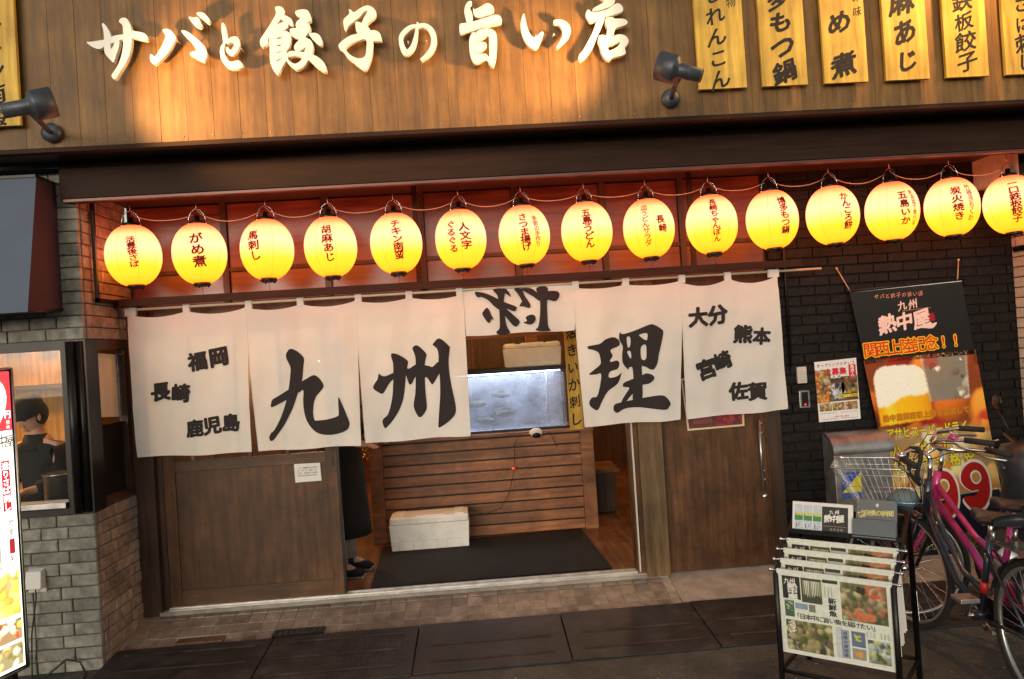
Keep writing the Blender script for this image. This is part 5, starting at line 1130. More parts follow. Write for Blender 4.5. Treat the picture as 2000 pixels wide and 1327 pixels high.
# table at the right, gold ornament, back bulbs
t = thing('side_table', 'dark low cabinet with an orange wooden top right of the counter', 'table', (1.12, 2.05, FL))
b = MB(); b.box((.96, 1.9, FL), (1.22, 2.3, .50)); obj('cabinet', b, 'dark_wood', t); b = MB(); b.box((.94, 1.86, .50), (1.26, 2.34, .53)); obj('table_top', b, 'floor_wood', t)
t = thing('gold_ornament', 'gilded hanging charm left of the counter', 'ornament', (-.96, 1.28, .82))
b = MB()
for k in range(14): b.ball((-.96 + random.uniform(-.025, .025), 1.28 + random.uniform(-.02, .02), .86 + k * .012), random.uniform(.010, .020), 6)
obj('gold_beads', b, mat('gold', (.75, .45, .12), .25, 1, .3, 20), t); b = MB(); b.tube([(-.96, 1.28, 1.02), (-.96, 1.28, 1.5)], .002, 5); obj('string', b, 'cable_black', t); b = MB(); b.lathe([(.004, 0), (.010, .0), (.012, .05), (0, .06)], 8, Matrix.Translation((-.96, 1.28, .80))); obj('tassel', b, 'red', t)
BUL = [(*at(500, 686, 2.9), 5), (*at(576, 697, 2.9), 5), (*at(625, 705, 3.3), 5), (*at(662, 711, 3.5), 5), (1.55, 2.2, 2.2, 14), (-1.5, 1.4, 2.35, 20), (.1, .95, 2.55, 10), (.3, 3.2, 2.3, 12)]
for i, (x, y, z, e) in enumerate(BUL):
    t = thing('pendant_bulb', ['first small bulb glowing through the cloth behind 九', 'bulb glowing behind the upper stroke of 九', 'bulb glowing right of the 九 stroke', 'bulb glowing near the right edge of the 九 panel', 'bulb in the dark back room right of the counter', 'bulb above the left part of the room', 'bulb above the entrance mat', 'bulb behind the fish tank'][i], 'lamp', (x, y, z), 'warm bulbs inside the room')
    b = MB(); b.ball((0, 0, 0), .020 if i < 4 else .028, 12); obj('bulb', b, 'bulb', t, local=True); b = MB(); b.lathe([(.03, .02), (.018, .05), (.018, .08), (0, .08)], 10); b.tube([(0, 0, .08), (0, 0, 2.79 - z)], .003, 5); obj('lamp_holder', b, 'black_metal', t, local=True)
    li = bpy.data.lights.new('bulb_light', 'POINT'); li.energy = e; li.color = (1, .50, .17); li.shadow_soft_size = .05
    lo = bpy.data.objects.new('lamp_glow', li); col.objects.link(lo); lo.parent = t; lo.location = (0, 0, -.05)

# ------------------------------------------------------------------ people
def skinned(name, verts, edges, radii, m, parent, root=0, sub=2):
    me = bpy.data.meshes.new(name); me.from_pydata(verts, edges, []); me.materials.append(M[m])
    o = bpy.data.objects.new(name, me); col.objects.link(o); o.parent = parent
    sk = o.modifiers.new('skin', 'SKIN'); sk.use_smooth_shade = True
    for v, r in zip(me.skin_vertices[0].data, radii): v.radius = (r, r) if not isinstance(r, tuple) else r
    me.skin_vertices[0].data[root].use_root = True
    s = o.modifiers.new('sub', 'SUBSURF'); s.levels = sub; s.render_levels = sub
    return o
def person(label, loc, rz, H, lean, arm, head_tilt):
    t = thing('person', label, 'person', loc, None, rz)
    k = H / 1.70
    def sc3(p): return (p[0] * k, p[1] * k, p[2] * k)
    L_ = lean
    V = [(0, 0, .95), (L_ * .3, 0, 1.12), (L_ * .7, 0, 1.30), (L_, 0, 1.42), (L_ * 1.2, 0, 1.50), (L_ * 1.5 + .01, 0, 1.60), (L_ * 1.5 + .015, 0, 1.68)]
    r = [(.12, .09), (.11, .085), (.12, .085), (.07, .06), .048, (.085, .078), (.072, .066)]; Ed = [(i, i + 1) for i in range(6)]
    for s in (-1, 1):
        n = len(V); V += [(0, s * .09, .88), (.02, s * .095, .50), (0, s * .10, .09), (.10, s * .105, .04), (.16, s * .105, .03)]; r += [.095, .062, .040, .034, .026]; Ed += [(0, n), (n, n + 1), (n + 1, n + 2), (n + 2, n + 3), (n + 3, n + 4)]
        n = len(V); sh = (L_, s * .18, 1.38); el = (L_ + arm[0], s * .23, 1.12); wr = (L_ + arm[1], s * .15, arm[2]); pa = (wr[0] + .07, wr[1] - s * .01, wr[2] - .01)
        V += [sh, el, wr, pa]; r += [.045, .038, .028, .030]; Ed += [(3, n), (n, n + 1), (n + 1, n + 2), (n + 2, n + 3)]
        for fi, (dy, ln) in enumerate(((-.030, .06), (-.010, .075), (.010, .07), (.028, .055), (-.045, .03))):
            m_ = len(V); a = (pa[0] + (.02 if fi < 4 else -.015), pa[1] + dy * s, pa[2]); V += [a, (a[0] + ln * .6, a[1], a[2] - .012), (a[0] + ln, a[1], a[2] - .030)]; r += [.0095, .009, .0075]; Ed += [(n + 3, m_), (m_, m_ + 1), (m_ + 1, m_ + 2)]
    skinned('body', [sc3(v) for v in V], Ed, [tuple(x * k for x in q) if isinstance(q, tuple) else q * k for q in r], 'skin', t)
    hx = (L_ * 1.5 + .02) * k; hz = 1.615 * k
    b = MB(); mt = Matrix.Translation((hx, 0, hz)) @ Matrix.Rotation(head_tilt, 4, 'Y')
    b.lathe([(0, -.125), (.045, -.115), (.066, -.07), (.076, -.01), (.080, .04), (.070, .085), (.04, .108), (0, .113)], 20, mt @ Matrix.Diagonal((1.12, .92, 1, 1)))
    b.add([mt @ Vector(p) for p in ((.082, -.010, .0), (.082, .010, .0), (.108, 0, -.030), (.086, -.016, -.038), (.086, .016, -.038), (.088, 0, .02))], [(5, 0, 2), (5, 2, 1), (0, 3, 2), (1, 2, 4), (3, 4, 2)])
    for s in (-1, 1): b.ball(tuple(mt @ Vector((.012, s * .078, -.012))), (.014, .008, .024), 8)
    b.tube([tuple(Vector((L_ * .95 * k, 0, 1.40 * k))), tuple(mt @ Vector((-.01, 0, -.08)))], .05, 12)
    hd_ = obj('head', b, 'skin', t, local=True)
    b = MB()
    for s in (-1, 1): b.ball(tuple(mt @ Vector((.082, s * .030, .008))), (.008, .012, .005), 8); b.ball(tuple(mt @ Vector((.083, s * .031, .028))), (.006, .016, .003), 8)
    obj('eyes', b, 'ink', hd_, local=True); b = MB(); b.ball(tuple(mt @ Vector((.084, 0, -.066))), (.006, .022, .005), 8); obj('mouth', b, mat('lip', (.35, .12, .10), .5), hd_, local=True)
    b = MB(); b.lathe([(.082, .012), (.088, .02), (.097, .05), (.094, .09), (.075, .12), (.03, .138), (0, .14)], 22, mt @ Matrix.Diagonal((1.12, 1.0, 1, 1))); b.lathe([(.084, -.035), (.088, .03)], 20, mt @ Matrix.Translation((-.016, 0, 0)) @ Matrix.Diagonal((1.0, .98, 1, 1))) if False else None
    obj('cap', b, 'black_cloth', t, local=True)
    b = MB(); b.ball(tuple(mt @ Vector((-.028, 0, -.005))), (.082, .090, .10), 16); obj('hair', b, 'black_cloth', hd_, local=True)
    # jacket: torso and sleeves
    V = [(0, 0, .98), (L_ * .3, 0, 1.14), (L_ * .7, 0, 1.30), (L_ * 1.0, 0, 1.43)]; r = [(.165, .135), (.155, .125), (.18, .13), (.13, .115)]; Ed = [(0, 1), (1, 2), (2, 3)]
    for s in (-1, 1): n = len(V); V += [(L_, s * .17, 1.375), (L_ + arm[0], s * .232, 1.11), (L_ + arm[1] * .85, s * .170, arm[2] + .02)]; r += [.088, .068, .055]; Ed += [(3, n), (n, n + 1), (n + 1, n + 2)]
    skinned('jacket', [sc3(v) for v in V], Ed, [tuple(x * k for x in q) if isinstance(q, tuple) else q * k for q in r], 'black_cloth', t)
    b = MB(); prof = []
    for i in range(8): z = .30 + i * .105; prof.append(((.215 - .055 * i / 7) * k, z * k))
    b.lathe(prof, 26, Matrix.Diagonal((1, .95, 1, 1))); obj('apron_skirt', b, 'black_cloth', t, local=True)
    b = MB(); b.lathe([(.115 * k, 1.36 * k), (.085 * k, 1.42 * k), (.066 * k, 1.475 * k), (.060 * k, 1.475 * k)], 18, Matrix.Translation((L_ * 1.05 * k, 0, 0)) @ Matrix.Diagonal((1, 1.25, 1, 1))); obj('collar', b, 'black_cloth', t, local=True)
    for s in (-1, 1):
        b = MB(); b.lathe([(.052 * k, .10 * k), (.054 * k, .20 * k), (.060 * k, .33 * k)], 14, Matrix.Translation((0, s * .099 * k, 0))); obj('sock', b, 'sock', t, local=True)
        b = MB(); vs = []; n = 12
        b.lathe([(.0, .002), (.05, .002), (.056, .02), (.052, .05), (.045, .11), (.0, .112)], 14, Matrix.Translation((0.0, s * .10 * k, 0)))
        b.ball((.075, s * .102 * k, .036), (.105, .047, .034), 14); obj('shoe', b, 'black_cloth', t, local=True)
        b = MB(); b.box((-.055, s * .102 * k - .05, 0), (.17, s * .102 * k + .05, .012)); obj('shoe_sole', b, 'zinc', t, local=True, bevel=.005)
    return t
person('cook in black cap and black jacket looking down behind the kitchen counter', (-2.88, .02, .02), R(-108), 1.53, .05, (.03, .24, 1.10), .50)
person('person in black apron and sneakers half hidden behind the left door', (-1.045, .52, FL), R(-10), 1.64, .03, (.02, .16, 1.0), .15)

# ================================================================== newspaper rack
ra = math.atan2(-.645, .764); RO = Vector((1.36, -1.59, 0)); W_ = .515
rk = thing('newspaper_rack', 'black metal rack with slanted arms holding newspapers by the bicycles', 'rack', RO, None, ra)
b = MB()
for x in (0, W_):
    b.tube([(x, 0, 0), (x, 0, .555), (x, .40, .80), (x, .42, 0)], .0135, 8)
    b.tube([(x, 0, .10), (x, .41, .10)], .010, 8)
obj('frame', b, 'black_metal', rk, local=True)
for y, z in ((0, .10), (.42, .10), (.41, .78)): b = MB(); b.tube([(0, y, z), (W_, y, z)], .010, 8); obj('crossbar', b, 'black_metal', rk, local=True)
b = MB(); b.box((0.0, .235, .700), (W_, .41, .708)); b.box((0.0, .232, .700), (W_, .238, .722)); b.box((0, .405, .70), (W_, .412, .775)); obj('tray', b, 'black_metal', rk, local=True)
RODS = [(.005, .575), (.062, .610), (.119, .645), (.176, .680)]
for i, (y, z) in enumerate(RODS):
    b = MB(); b.tube([(-.022, y, z), (W_ + .022, y, z)], .0055, 8); b.ball((-.024, y, z), .009, 8); b.ball((W_ + .024, y, z), .009, 8); obj('rod', b, 'chrome', rk, local=True)
def paper_art(b, F):
    rect(b, F, 0, 0, 1, 1, S(214, 218, 205), 0)
    rect(b, F, .03, .06, .20, .34, S(42, 40, 38)); text(b, '九州', F, (.075, .12), (.075, .12) if False else (.13, .12), .06, .075, 0, S(225, 222, 215), .001, 'b', .05, .2); text(b, '熱中屋', F, (.125, .18), (.125, .31), .10, .075, 0, S(225, 222, 215), .001, 'o', .05, .2)
    rect(b, F, .21, .06, .40, .36, S(70, 72, 52)); 
    for k in range(11): x = .225 + k * .016; b.add([F(x, .09, .001), F(x + .013, .09, .001), F(x + .010, .26 + .05 * random.random(), .001), F(x + .003, .26, .001)], [(0, 1, 2, 3)], S(*random.choice(((190, 190, 160), (150, 155, 120), (210, 210, 190)))))
    rect(b, F, .04, .36, .13, .56, S(70, 95, 75)); blobs(b, F, .04, .36, .13, .50, [S(190, 200, 70), S(60, 80, 60), S(120, 140, 170)], 12, .01, .03)
    rect(b, F, .14, .38, .26, .45, S(130, 150, 165)); rect(b, F, .27, .38, .33, .47, S(120, 120, 110)); rect(b, F, .34, .22, .40, .47, S(60, 60, 56)) if False else None
    rect(b, F, .41, .05, .55, .09, S(60, 62, 58)); text(b, '新鮮魚', F, (.49, .30), (.49, .45), .075, .075, 0, S(40, 40, 38), .001, 'o')
    for k in range(3): text(b, '九州の新鮮魚を直送', F, (.43 + k * .03, .14), (.43 + k * .03, .26), .014, .016, 0, S(90, 95, 90), .001)
    rect(b, F, .57, .05, .97, .50, S(165, 150, 115)); blobs(b, F, .57, .05, .97, .50, [S(195, 180, 140), S(120, 105, 75), S(90, 100, 60), S(205, 130, 90), S(175, 165, 130), S(110, 120, 80)], 70, .02, .06)
    blobs(b, F, .69, .06, .80, .18, [S(55, 45, 40)], 5, .03, .05, .0018); blobs(b, F, .82, .12, .92, .22, [S(200, 85, 60)], 5, .025, .04, .0019); blobs(b, F, .68, .36, .88, .50, [S(200, 100, 65), S(190, 120, 80)], 12, .03, .06, .0020)
    text(b, '「日本中に旨い魚を届けたい」', F, (.15, .535), (.86, .545), .062, .072, 0, S(45, 42, 45), .0022, 'b')
    rect(b, F, .04, .60, .47, .97, S(120, 120, 75)); blobs(b, F, .04, .60, .47, .97, [S(170, 160, 110), S(90, 95, 55), S(200, 190, 150), S(75, 55, 50), S(140, 135, 80), S(60, 75, 45)], 80, .02, .06)
    text(b, 'さば', F, (.10, .64), (.10, .72), .09, .075, 10, S(225, 215, 205), .0022, 'o', .1, .2)
    rect(b, F, .50, .60, .56, .97, S(190, 192, 198)); rect(b, F, .55, .62, .62, .96, S(150, 158, 175)); text(b, '自慢の選特盛', F, (.585, .66), (.585, .92), .04, .045, 0, S(60, 65, 85), .001, 'b')
    rect(b, F, .64, .62, .76, .80, S(95, 110, 140)); blobs(b, F, .66, .65, .74, .75, [S(190, 195, 60)], 4, .02, .03); rect(b, F, .64, .82, .76, .95, S(150, 140, 130)); blobs(b, F, .66, .84, .74, .94, [S(215, 150, 60)], 5, .02, .035)
    for k in range(3): text(b, '店の地元自慢魚', F, (.66, .585 + k * .02) if False else (.78, .605 + k * .025), (.96, .605 + k * .025), .018, .02, 0, S(70, 75, 85), .001)
    rect(b, F, .78, .69, .97, .96, S(125, 135, 120)); blobs(b, F, .78, .69, .97, .96, [S(200, 210, 205), S(70, 75, 65), S(170, 185, 180), S(190, 200, 60)], 30, .02, .05)
NLB = ['frontmost newspaper hanging on the rack with fish pictures', 'second newspaper from the front on the rack', 'third newspaper from the front on the rack', 'rearmost newspaper on the rack just before the flyers']
Rm = Matrix.Translation(RO) @ Matrix.Rotation(ra, 4, 'Z')
for i, (y, z) in enumerate(RODS):
    t = thing('hanging_newspaper', NLB[i], 'newspaper', Rm @ Vector((0, y, z)), 'newspapers hung on the rack', ra)
    hgt = .385; SL = .012 + .012 * i
    def F(u, v, off, y=y): return Vector((.015 + u * (W_ - .03), -.0065 + SL * v - off, -v * hgt + .004))
    b = MB()
    for dz, yy in ((0, .0), (.0, .010)):
        nn = 8; vs = [(.006 + (W_ - .012) * u / 6, -.0055 + yy + SL * (v / nn) + (.018 * (v / nn) if yy else 0), .008 - (hgt + .012) * v / nn) for v in range(nn + 1) for u in range(7)]
        b.add(vs, [(v * 7 + u, v * 7 + u + 1, (v + 1) * 7 + u + 1, (v + 1) * 7 + u) for v in range(nn) for u in range(6)], None)
    obj('sheets', b, 'paper', t, local=True)
    b = MB()
    nst = len(b.v); random.seed(11); paper_art(b, F); obj('print', b, 'print', t, local=True)
# flyers and a plastic holder on the tray
t = thing('flyer_stand', 'white framed flyer with logo and beer pictures standing on the rack', 'flyer', Rm @ Vector((0, .25, .709)), None, ra)
def F(u, v, off): return Vector((.02 + u * .27, .0 + .035 * (1 - v) - off, .13 * (1 - v) + .002))
b = MB(); b.add([F(-.03, -.05, .0), F(1.03, -.05, .0), F(1.03, 1, 0), F(-.03, 1, 0), F(-.03, -.05, -.008), F(1.03, -.05, -.008), F(1.03, 1, -.008), F(-.03, 1, -.008)], [(0, 3, 2, 1), (4, 5, 6, 7), (0, 1, 5, 4), (1, 2, 6, 5), (3, 0, 4, 7)]); obj('card', b, 'paper', t, local=True)
b = MB(); rect(b, F, .50, .06, .95, .96, S(38, 36, 34)); text(b, '九州', F, (.66, .25), (.76, .24), .08, .17, 0, S(225, 222, 215), .001, 'b', .05, .2); text(b, '熱中屋', F, (.60, .48), (.82, .46), .13, .27, 0, S(225, 222, 215), .001, 'o', .05, .2); rect(b, F, .52, .74, .92, .76, S(140, 120, 80), .001); text(b, '格安営業', F, (.66, .86), (.84, .86), .05, .10, 0, S(170, 160, 140), .001)
for k in range(3):
    x = .01 + k * .165; rect(b, F, x, .05, x + .15, .98, S(185, 195, 205)); rect(b, F, x, .38, x + .15, .62, S(60, 130, 85), .0008); rect(b, F, x + .02, .34, x + .15, .44, S(200, 195, 70), .001); text(b, '1', F, (x + .035, .8), (x + .035, .8), .09, .22, 0, S(40, 45, 60), .001, 'b'); blobs(b, F, x + .05, .66, x + .15, .95, [S(120, 150, 190), S(80, 100, 140), S(225, 225, 225)], 8, .01, .03)
obj('print', b, 'print', t, local=True)
t = thing('card_holder', 'clear grey plastic holder with gold lettering beside the flyer', 'holder', Rm @ Vector((.30, .25, .709)), None, ra)
def F(u, v, off): return Vector((.0 + u * .19, .01 + .05 * (1 - v) - off, .165 * (1 - v) + .002))
b = MB(); b.add([F(.12, 0, 0), F(.96, 0, 0), F(1, .1, 0), F(1, 1, 0), F(0, 1, 0), F(.08, .1, 0)], [(0, 1, 2, 3, 4, 5)]); b.add([F(0, .5, .03), F(1, .5, .03), F(1, 1, .03), F(0, 1, .03)], [(0, 1, 2, 3)]); obj('back_card', b, mat('grey_card', (.13, .13, .13), .3, 0, .1, 8), t, local=True)
b = MB(); b.box((0, -.03, 0), (.19, .008, .085)); obj('pocket', b, 'tank_glass', t, local=True)
b = MB(); text(b, '自慢の新聞', F, (.3, .36), (.85, .34), .17, .17, 0, S(205, 195, 120), .002, 'b', .05, .2); blobs(b, F, .08, .26, .3, .52, [S(210, 200, 120), S(190, 120, 80), S(170, 180, 120)], 12, .02, .05, .002); fill(b, [(.55 + .035 * cos(a * pi / 5), .14 + .05 * sin(a * pi / 5)) for a in range(10)], [], F, .002, 0, S(200, 200, 200))
for k in range(6): rect(b, F, .1 + k * .14, .62, .2 + k * .14, .95, S(120, 125, 130), .001)
obj('print', b, 'print', t, local=True)

# ================================================================== bicycles
def arcp(cx, cz, r, a0, a1, n=20, y=0.0): return [(cx + r * cos(R(a0 + (a1 - a0) * i / n)), y, cz + r * sin(R(a0 + (a1 - a0) * i / n))) for i in range(n + 1)]
def steer(b, st):
    c, s_ = cos(R(st)), sin(R(st))
    b.v = [Vector((.9 + (v.x - .9) * c - v.y * s_, (v.x - .9) * s_ + v.y * c, v.z)) for v in b.v]
    return b
def wheel(t, cx, fend, frm, st=0):
    b = MB(); b.tube(arcp(cx, .33, .315, 0, 360, 47)[:-1], .017, 8, closed=True); wh = obj('wheel', steer(b, st), 'tyre', t, local=True)
    b = MB(); b.tube(arcp(cx, .33, .295, 0, 360, 47)[:-1], .0105, 8, closed=True); obj('rim', steer(b, st), 'rim', wh, local=True)
    b = MB(); b.tube([(cx, -.045, .33), (cx, .045, .33)], .018, 10); obj('hub', steer(b, st), 'chrome', wh, local=True)
    b = MB()
    for k in range(28):
        a = 2 * pi * k / 28; s = 1 if k % 2 else -1; b.tube([(cx + .016 * cos(a + s), s * .03, .33 + .016 * sin(a + s)), (cx + .288 * cos(a), 0, .33 + .288 * sin(a))], .0010, 4, cap=False)
    o = obj('spokes', steer(b, st), 'chrome', wh, local=True)
    a0, a1 = fend; b = MB(); pts = arcp(cx, .33, .345, a0, a1, 24); vs = []
    for p in pts:
        n_ = Vector((p[0] - cx, 0, p[2] - .33)).normalized()
        for q in (-.026, -.015, 0, .015, .026): vs.append(Vector(p) + Vector((0, q, 0)) - n_ * (abs(q) * .35))
    b.add(vs, [(i * 5 + j, i * 5 + j + 1, (i + 1) * 5 + j + 1, (i + 1) * 5 + j) for i in range(24) for j in range(4)], None, True); obj('mudguard', steer(b, st), frm, t, local=True)
def bicycle(label, loc, rz, frm, guard, straight, basket, bars, st):
    t = thing('bicycle', label, 'bicycle', loc, 'bicycles parked by the black wall', rz)
    wheel(t, 0, (20, 175), guard); wheel(t, 1.08, (5, 150), guard, st)
    b = MB(); hb, ht = (.915, 0, .66), (.868, 0, .86)
    b.tube([hb, ht], .020, 12)
    if straight:
        b.tube([(.905, 0, .70), (.62, 0, .47), (.45, 0, .29)], .021, 10); b.tube([(.885, 0, .79), (.60, 0, .56), (.395, 0, .47)], .016, 10)
    else:
        b.tube([(.905, 0, .70), (.78, 0, .53), (.64, 0, .38), (.45, 0, .28)], .018, 10); b.tube([(.880, 0, .80), (.74, 0, .60), (.58, 0, .45), (.405, 0, .40)], .014, 10)
    b.tube([(.45, 0, .28), (.335, 0, .68)], .016, 10)
    for s in (-1, 1): b.tube([(.45, s * .03, .28), (0, s * .05, .33)], .009, 8); b.tube([(.345, s * .02, .62), (0, s * .05, .33)], .007, 8)
    b.tube([(.45, -.04, .28), (.45, .04, .28)], .026, 12); obj('frame', b, frm, t, local=True)
    b = MB()
    for s in (-1, 1): b.tube([(.925, s * .045, .64), (.975, s * .052, .50), (1.08, s * .055, .33)], .010, 8)
    b.tube([(.925, -.05, .645), (.925, .05, .645)], .012, 8); obj('fork', steer(b, st), frm if straight else 'black_metal', t, local=True)
    b = MB(); b.tube([ht, (.852, 0, .97)], .012, 10); b.tube([(.852, 0, .97), (.88, 0, 1.0)], .012, 8)
    for s in (-1, 1): b.tube([(.88, 0, 1.0), (.90, s * .08, 1.02), (.87, s * .19, bars), (.74, s * .26, bars + .01), (.66, s * .28, bars)], .0105, 8)
    hbars = obj('handlebar', steer(b, st), 'chrome', t, local=True)
    for s in (-1, 1): b = MB(); b.tube([(.75, s * .256, bars + .01), (.62, s * .29, bars - .005)], .0165, 10); obj('grip', steer(b, st), 'tyre', hbars, local=True)
    b = MB()
    for s in (-1, 1): b.tube([(.80, s * .235, bars - .01), (.76, s * .27, bars - .035), (.66, s * .30, bars - .04)], .006, 6)
    obj('brake_lever', steer(b, st), 'steel', hbars, local=True)
    b = MB(); 
    for s in (-1, 1): b.tube([(.80, s * .24, bars - .01), (.92, s * .18, bars - .02), (1.0, s * .05, .92), (.94, 0, .72)], .003, 5)
    obj('brake_cable', steer(b, st), 'cable_black', t, local=True)
    b = MB(); b.lathe([(.0, 0), (.024, 0), (.026, .012), (.014, .026), (0, .028)], 14, Matrix.Translation((.80, .22, bars + .01))); obj('bell', steer(b, st), 'pink' if straight else 'chrome', hbars, local=True)
    b = MB(); b.tube([(.34, 0, .66), (.315, 0, .76)], .012, 8); b.tube([(.30, -.05, .755), (.30, .05, .755)], .008, 6)
    for s in (-1, 1): b.tube([(.22, s * .05, .745), (.22, s * .05, .70), (.24, s * .05, .70)], .010, 6)
    obj('seat_post', b, 'steel', t, local=True)
    b = MB(); sect = [(.165, .085, .80), (.19, .105, .795), (.24, .112, .79), (.30, .085, .782), (.36, .045, .778), (.42, .026, .776), (.452, .020, .772)]; vs = []; nn = 12
    for x, w_, z in sect:
        for j in range(nn): a = 2 * pi * j / nn; vs.append((x, w_ * cos(a), z + (.026 if sin(a) > 0 else .032) * sin(a)))
    b.add(vs, [(i * nn + j, i * nn + (j + 1) % nn, (i + 1) * nn + (j + 1) % nn, (i + 1) * nn + j) for i in range(len(sect) - 1) for j in range(nn)] + [tuple(range(nn)), tuple((len(sect) - 1) * nn + j for j in range(nn))], None, True); obj('saddle', b, 'saddle', t, local=True)
    b = MB(); b.tube([(.45, -.07, .28), (.45, .07, .28)], .009, 8); b.tube([(.45, -.075, .28), (.56, -.075, .16)], .008, 8); b.tube([(.45, .075, .28), (.34, .075, .40)], .008, 8); b.tube(arcp(.45, .28, .078, 0, 360, 24, -.05)[:-1], .006, 6, closed=True); ck = obj('crank', b, 'steel', t, local=True)
    for x, z, s in ((.56, .16, -1), (.34, .40, 1)): b = MB(); b.box((x - .045, s * .085, z - .011), (x + .045, s * .175, z + .011)); obj('pedal', b, 'zinc', ck, local=True, bevel=.004)
    b = MB(); b.add([(-.05, -.058, .37), (.47, -.058, .36), (.52, -.058, .28), (.46, -.058, .215), (-.02, -.058, .29), (-.05, -.048, .37), (.47, -.048, .36), (.52, -.048, .28), (.46, -.048, .215), (-.02, -.048, .29)], [(0, 1, 2, 3, 4), (9, 8, 7, 6, 5), (0, 5, 6, 1), (1, 6, 7, 2), (2, 7, 8, 3), (3, 8, 9, 4), (4, 9, 5, 0)]); obj('chain_guard', b, frm if straight else 'black_metal', t, local=True)
    b = MB(); b.tube([(-.02, -.06, .33), (-.06, -.09, .01)], .007, 6); b.tube([(-.02, .06, .33), (-.06, .09, .01)], .007, 6); b.tube([(-.06, -.09, .012), (-.06, .09, .012)], .007, 6); obj('kickstand', b, 'steel', t, local=True)
    b = MB(); b.box((-.18, -.06, .69), (.20, .06, .697)); [b.tube([(-.14, s * .05, .69), (0, s * .055, .34)], .005, 6) for s in (-1, 1)]; b.tube([(.2, 0, .69), (.33, 0, .66)], .006, 6); obj('carrier', b, 'steel' if not straight else 'black_metal', t, local=True)
    b = MB(); b.lathe([(0, 0), (.02, 0), (.024, .008), (.0, .012)], 14, Matrix.Translation((-.36, 0, .44)) @ Matrix.Rotation(-pi / 2, 4, 'Y')); obj('reflector', b, 'red', t, local=True)
    if basket:
        b = MB(); X0, X1, T0_, T1_ = .975, 1.27, .95, 1.43; zt, zb = .90, .62
        def ringp(f_, bow=0):
            xa_, xb_ = X0 + (T0_ - X0) * f_, X1 + (T1_ - X1) * f_; w_ = .135 + .065 * f_; z = zb + (zt - zb) * f_ + bow
            return [(xa_, -w_, z), (xa_ + .04, -w_ - .008, z), (xb_ - .04, -w_, z + .0), (xb_, -w_ + .03, z), (xb_, w_ - .03, z), (xb_ - .04, w_, z), (xa_ + .04, w_ + .008, z), (xa_, w_, z)]
        for f_ in (0, .3, .62): b.tube(ringp(f_), .0014, 4, closed=True)
        b.tube(ringp(1), .0038, 6, closed=True); b.tube(ringp(.86), .0020, 5, closed=True)
        def samp(lp, t_):
            P = [Vector(p) for p in lp]; P.append(P[0]); Ls = [(P[i + 1] - P[i]).length for i in range(len(P) - 1)]; T = t_ * sum(Ls)
            for i, l in enumerate(Ls):
                if T <= l: return P[i].lerp(P[i + 1], T / l)
                T -= l
            return P[-1]
        for k in range(46): b.tube([samp(ringp(0), k / 46), samp(ringp(1), k / 46)], .0013, 4, cap=False)
        for k in range(8): b.tube([(X0 + .03 * k, -.12, zb), (X0 + .03 * k, .12, zb)], .0013, 4, cap=False)
        bk = obj('basket', steer(b, st), 'chrome', t, local=True)
        b = MB()
        random.seed(5); b.ball((1.06, .02, .70), (.09, .09, .05), 14); b.v = [v + Vector((random.uniform(-.012, .012), random.uniform(-.012, .012), random.uniform(-.010, .012))) for v in b.v]
        o = obj('crumpled_bag', steer(b, st), 'bag', None); o.data.transform(Matrix.Translation(o.location)); o.location = loc; o.rotation_euler = (0, 0, rz); tag(o, 'crumpled blue cloth lying in the bicycle basket', 'cloth')
    return t
bicycle('pink bicycle with wire basket turned towards the rack, in front of the banner', (2.62, -1.84, 0), R(94), 'pink', 'black_metal', True, True, 1.06, 56)
tB = bicycle('dark blue step-through bicycle with its rear wheel at the right edge', (2.33, -2.03, 0), R(86), 'bike_blue', 'bike_blue', False, False, 1.00, 14)
b = MB(); b.tube([(.40, 0, .455), (.415, 0, .40)], .020, 12); obj('red_sticker', b, 'red', tB, local=True)
b = MB(); pts = [(.90 + .06 * cos(a * pi / 7), .05 + .02 * sin(a), .93 + .10 * sin(a * pi / 7)) for a in range(14)]; b.tube(pts, .012, 8, closed=True); tag(obj('wire_lock', b, 'tyre', None), 'x', 'x')
o = bpy.data.objects['wire_lock']; o.data.transform(Matrix.Translation(o.location)); o.location = tB.location; o.rotation_euler = tB.rotation_euler; o['label'] = 'thick black cable lock looped over the handlebar of the blue bicycle'; o['category'] = 'bike lock'
# scooter front at the right edge
t = thing('scooter', 'front of a black scooter with mirror and brake lever at the right edge', 'scooter', (3.45, -.75, 0), 'bicycles parked by the black wall' if False else None, R(170))
b = MB(); b.lathe([(0, .30), (.13, .32), (.16, .50), (.14, .72), (.17, .84), (.13, .93), (0, .96)], 20, Matrix.Translation((.18, 0, 0)), squash=1.0); obj('front_cowl', b, M['saddle'], t, local=True)
b = MB(); b.tube([(.15, -.30, .96), (.18, -.12, .93), (.18, .12, .93), (.15, .30, .96)], .014, 8); obj('handlebar', b, 'black_metal', t, local=True)
b = MB(); b.tube([(.22, -.24, .93), (.25, -.34, .90), (.20, -.40, .86)], .008, 6); b.tube([(.22, .24, .93), (.25, .34, .90)], .008, 6); obj('brake_lever', b, 'steel', t, local=True)
b = MB(); b.tube([(.16, .2, .95), (.20, .26, 1.12)], .006, 6); b.ball((.20, .27, 1.17), (.015, .06, .045), 12); b.tube([(.16, -.2, .95), (.20, -.26, 1.12)], .006, 6); b.ball((.20, -.27, 1.17), (.015, .06, .045), 12); obj('mirror', b, 'black_metal', t, local=True)
b = MB(); b.tube(arcp(.30, .22, .17, 0, 360, 32)[:-1], .045, 10, closed=True); obj('tyre', b, 'tyre', t, local=True); b = MB(); b.lathe([(0, -.03), (.12, -.03), (.13, 0), (.12, .03), (0, .03)], 24, Matrix.Translation((.30, 0, .22)) @ Matrix.Rotation(pi / 2, 4, 'X')); obj('rim', b, 'steel', t, local=True)
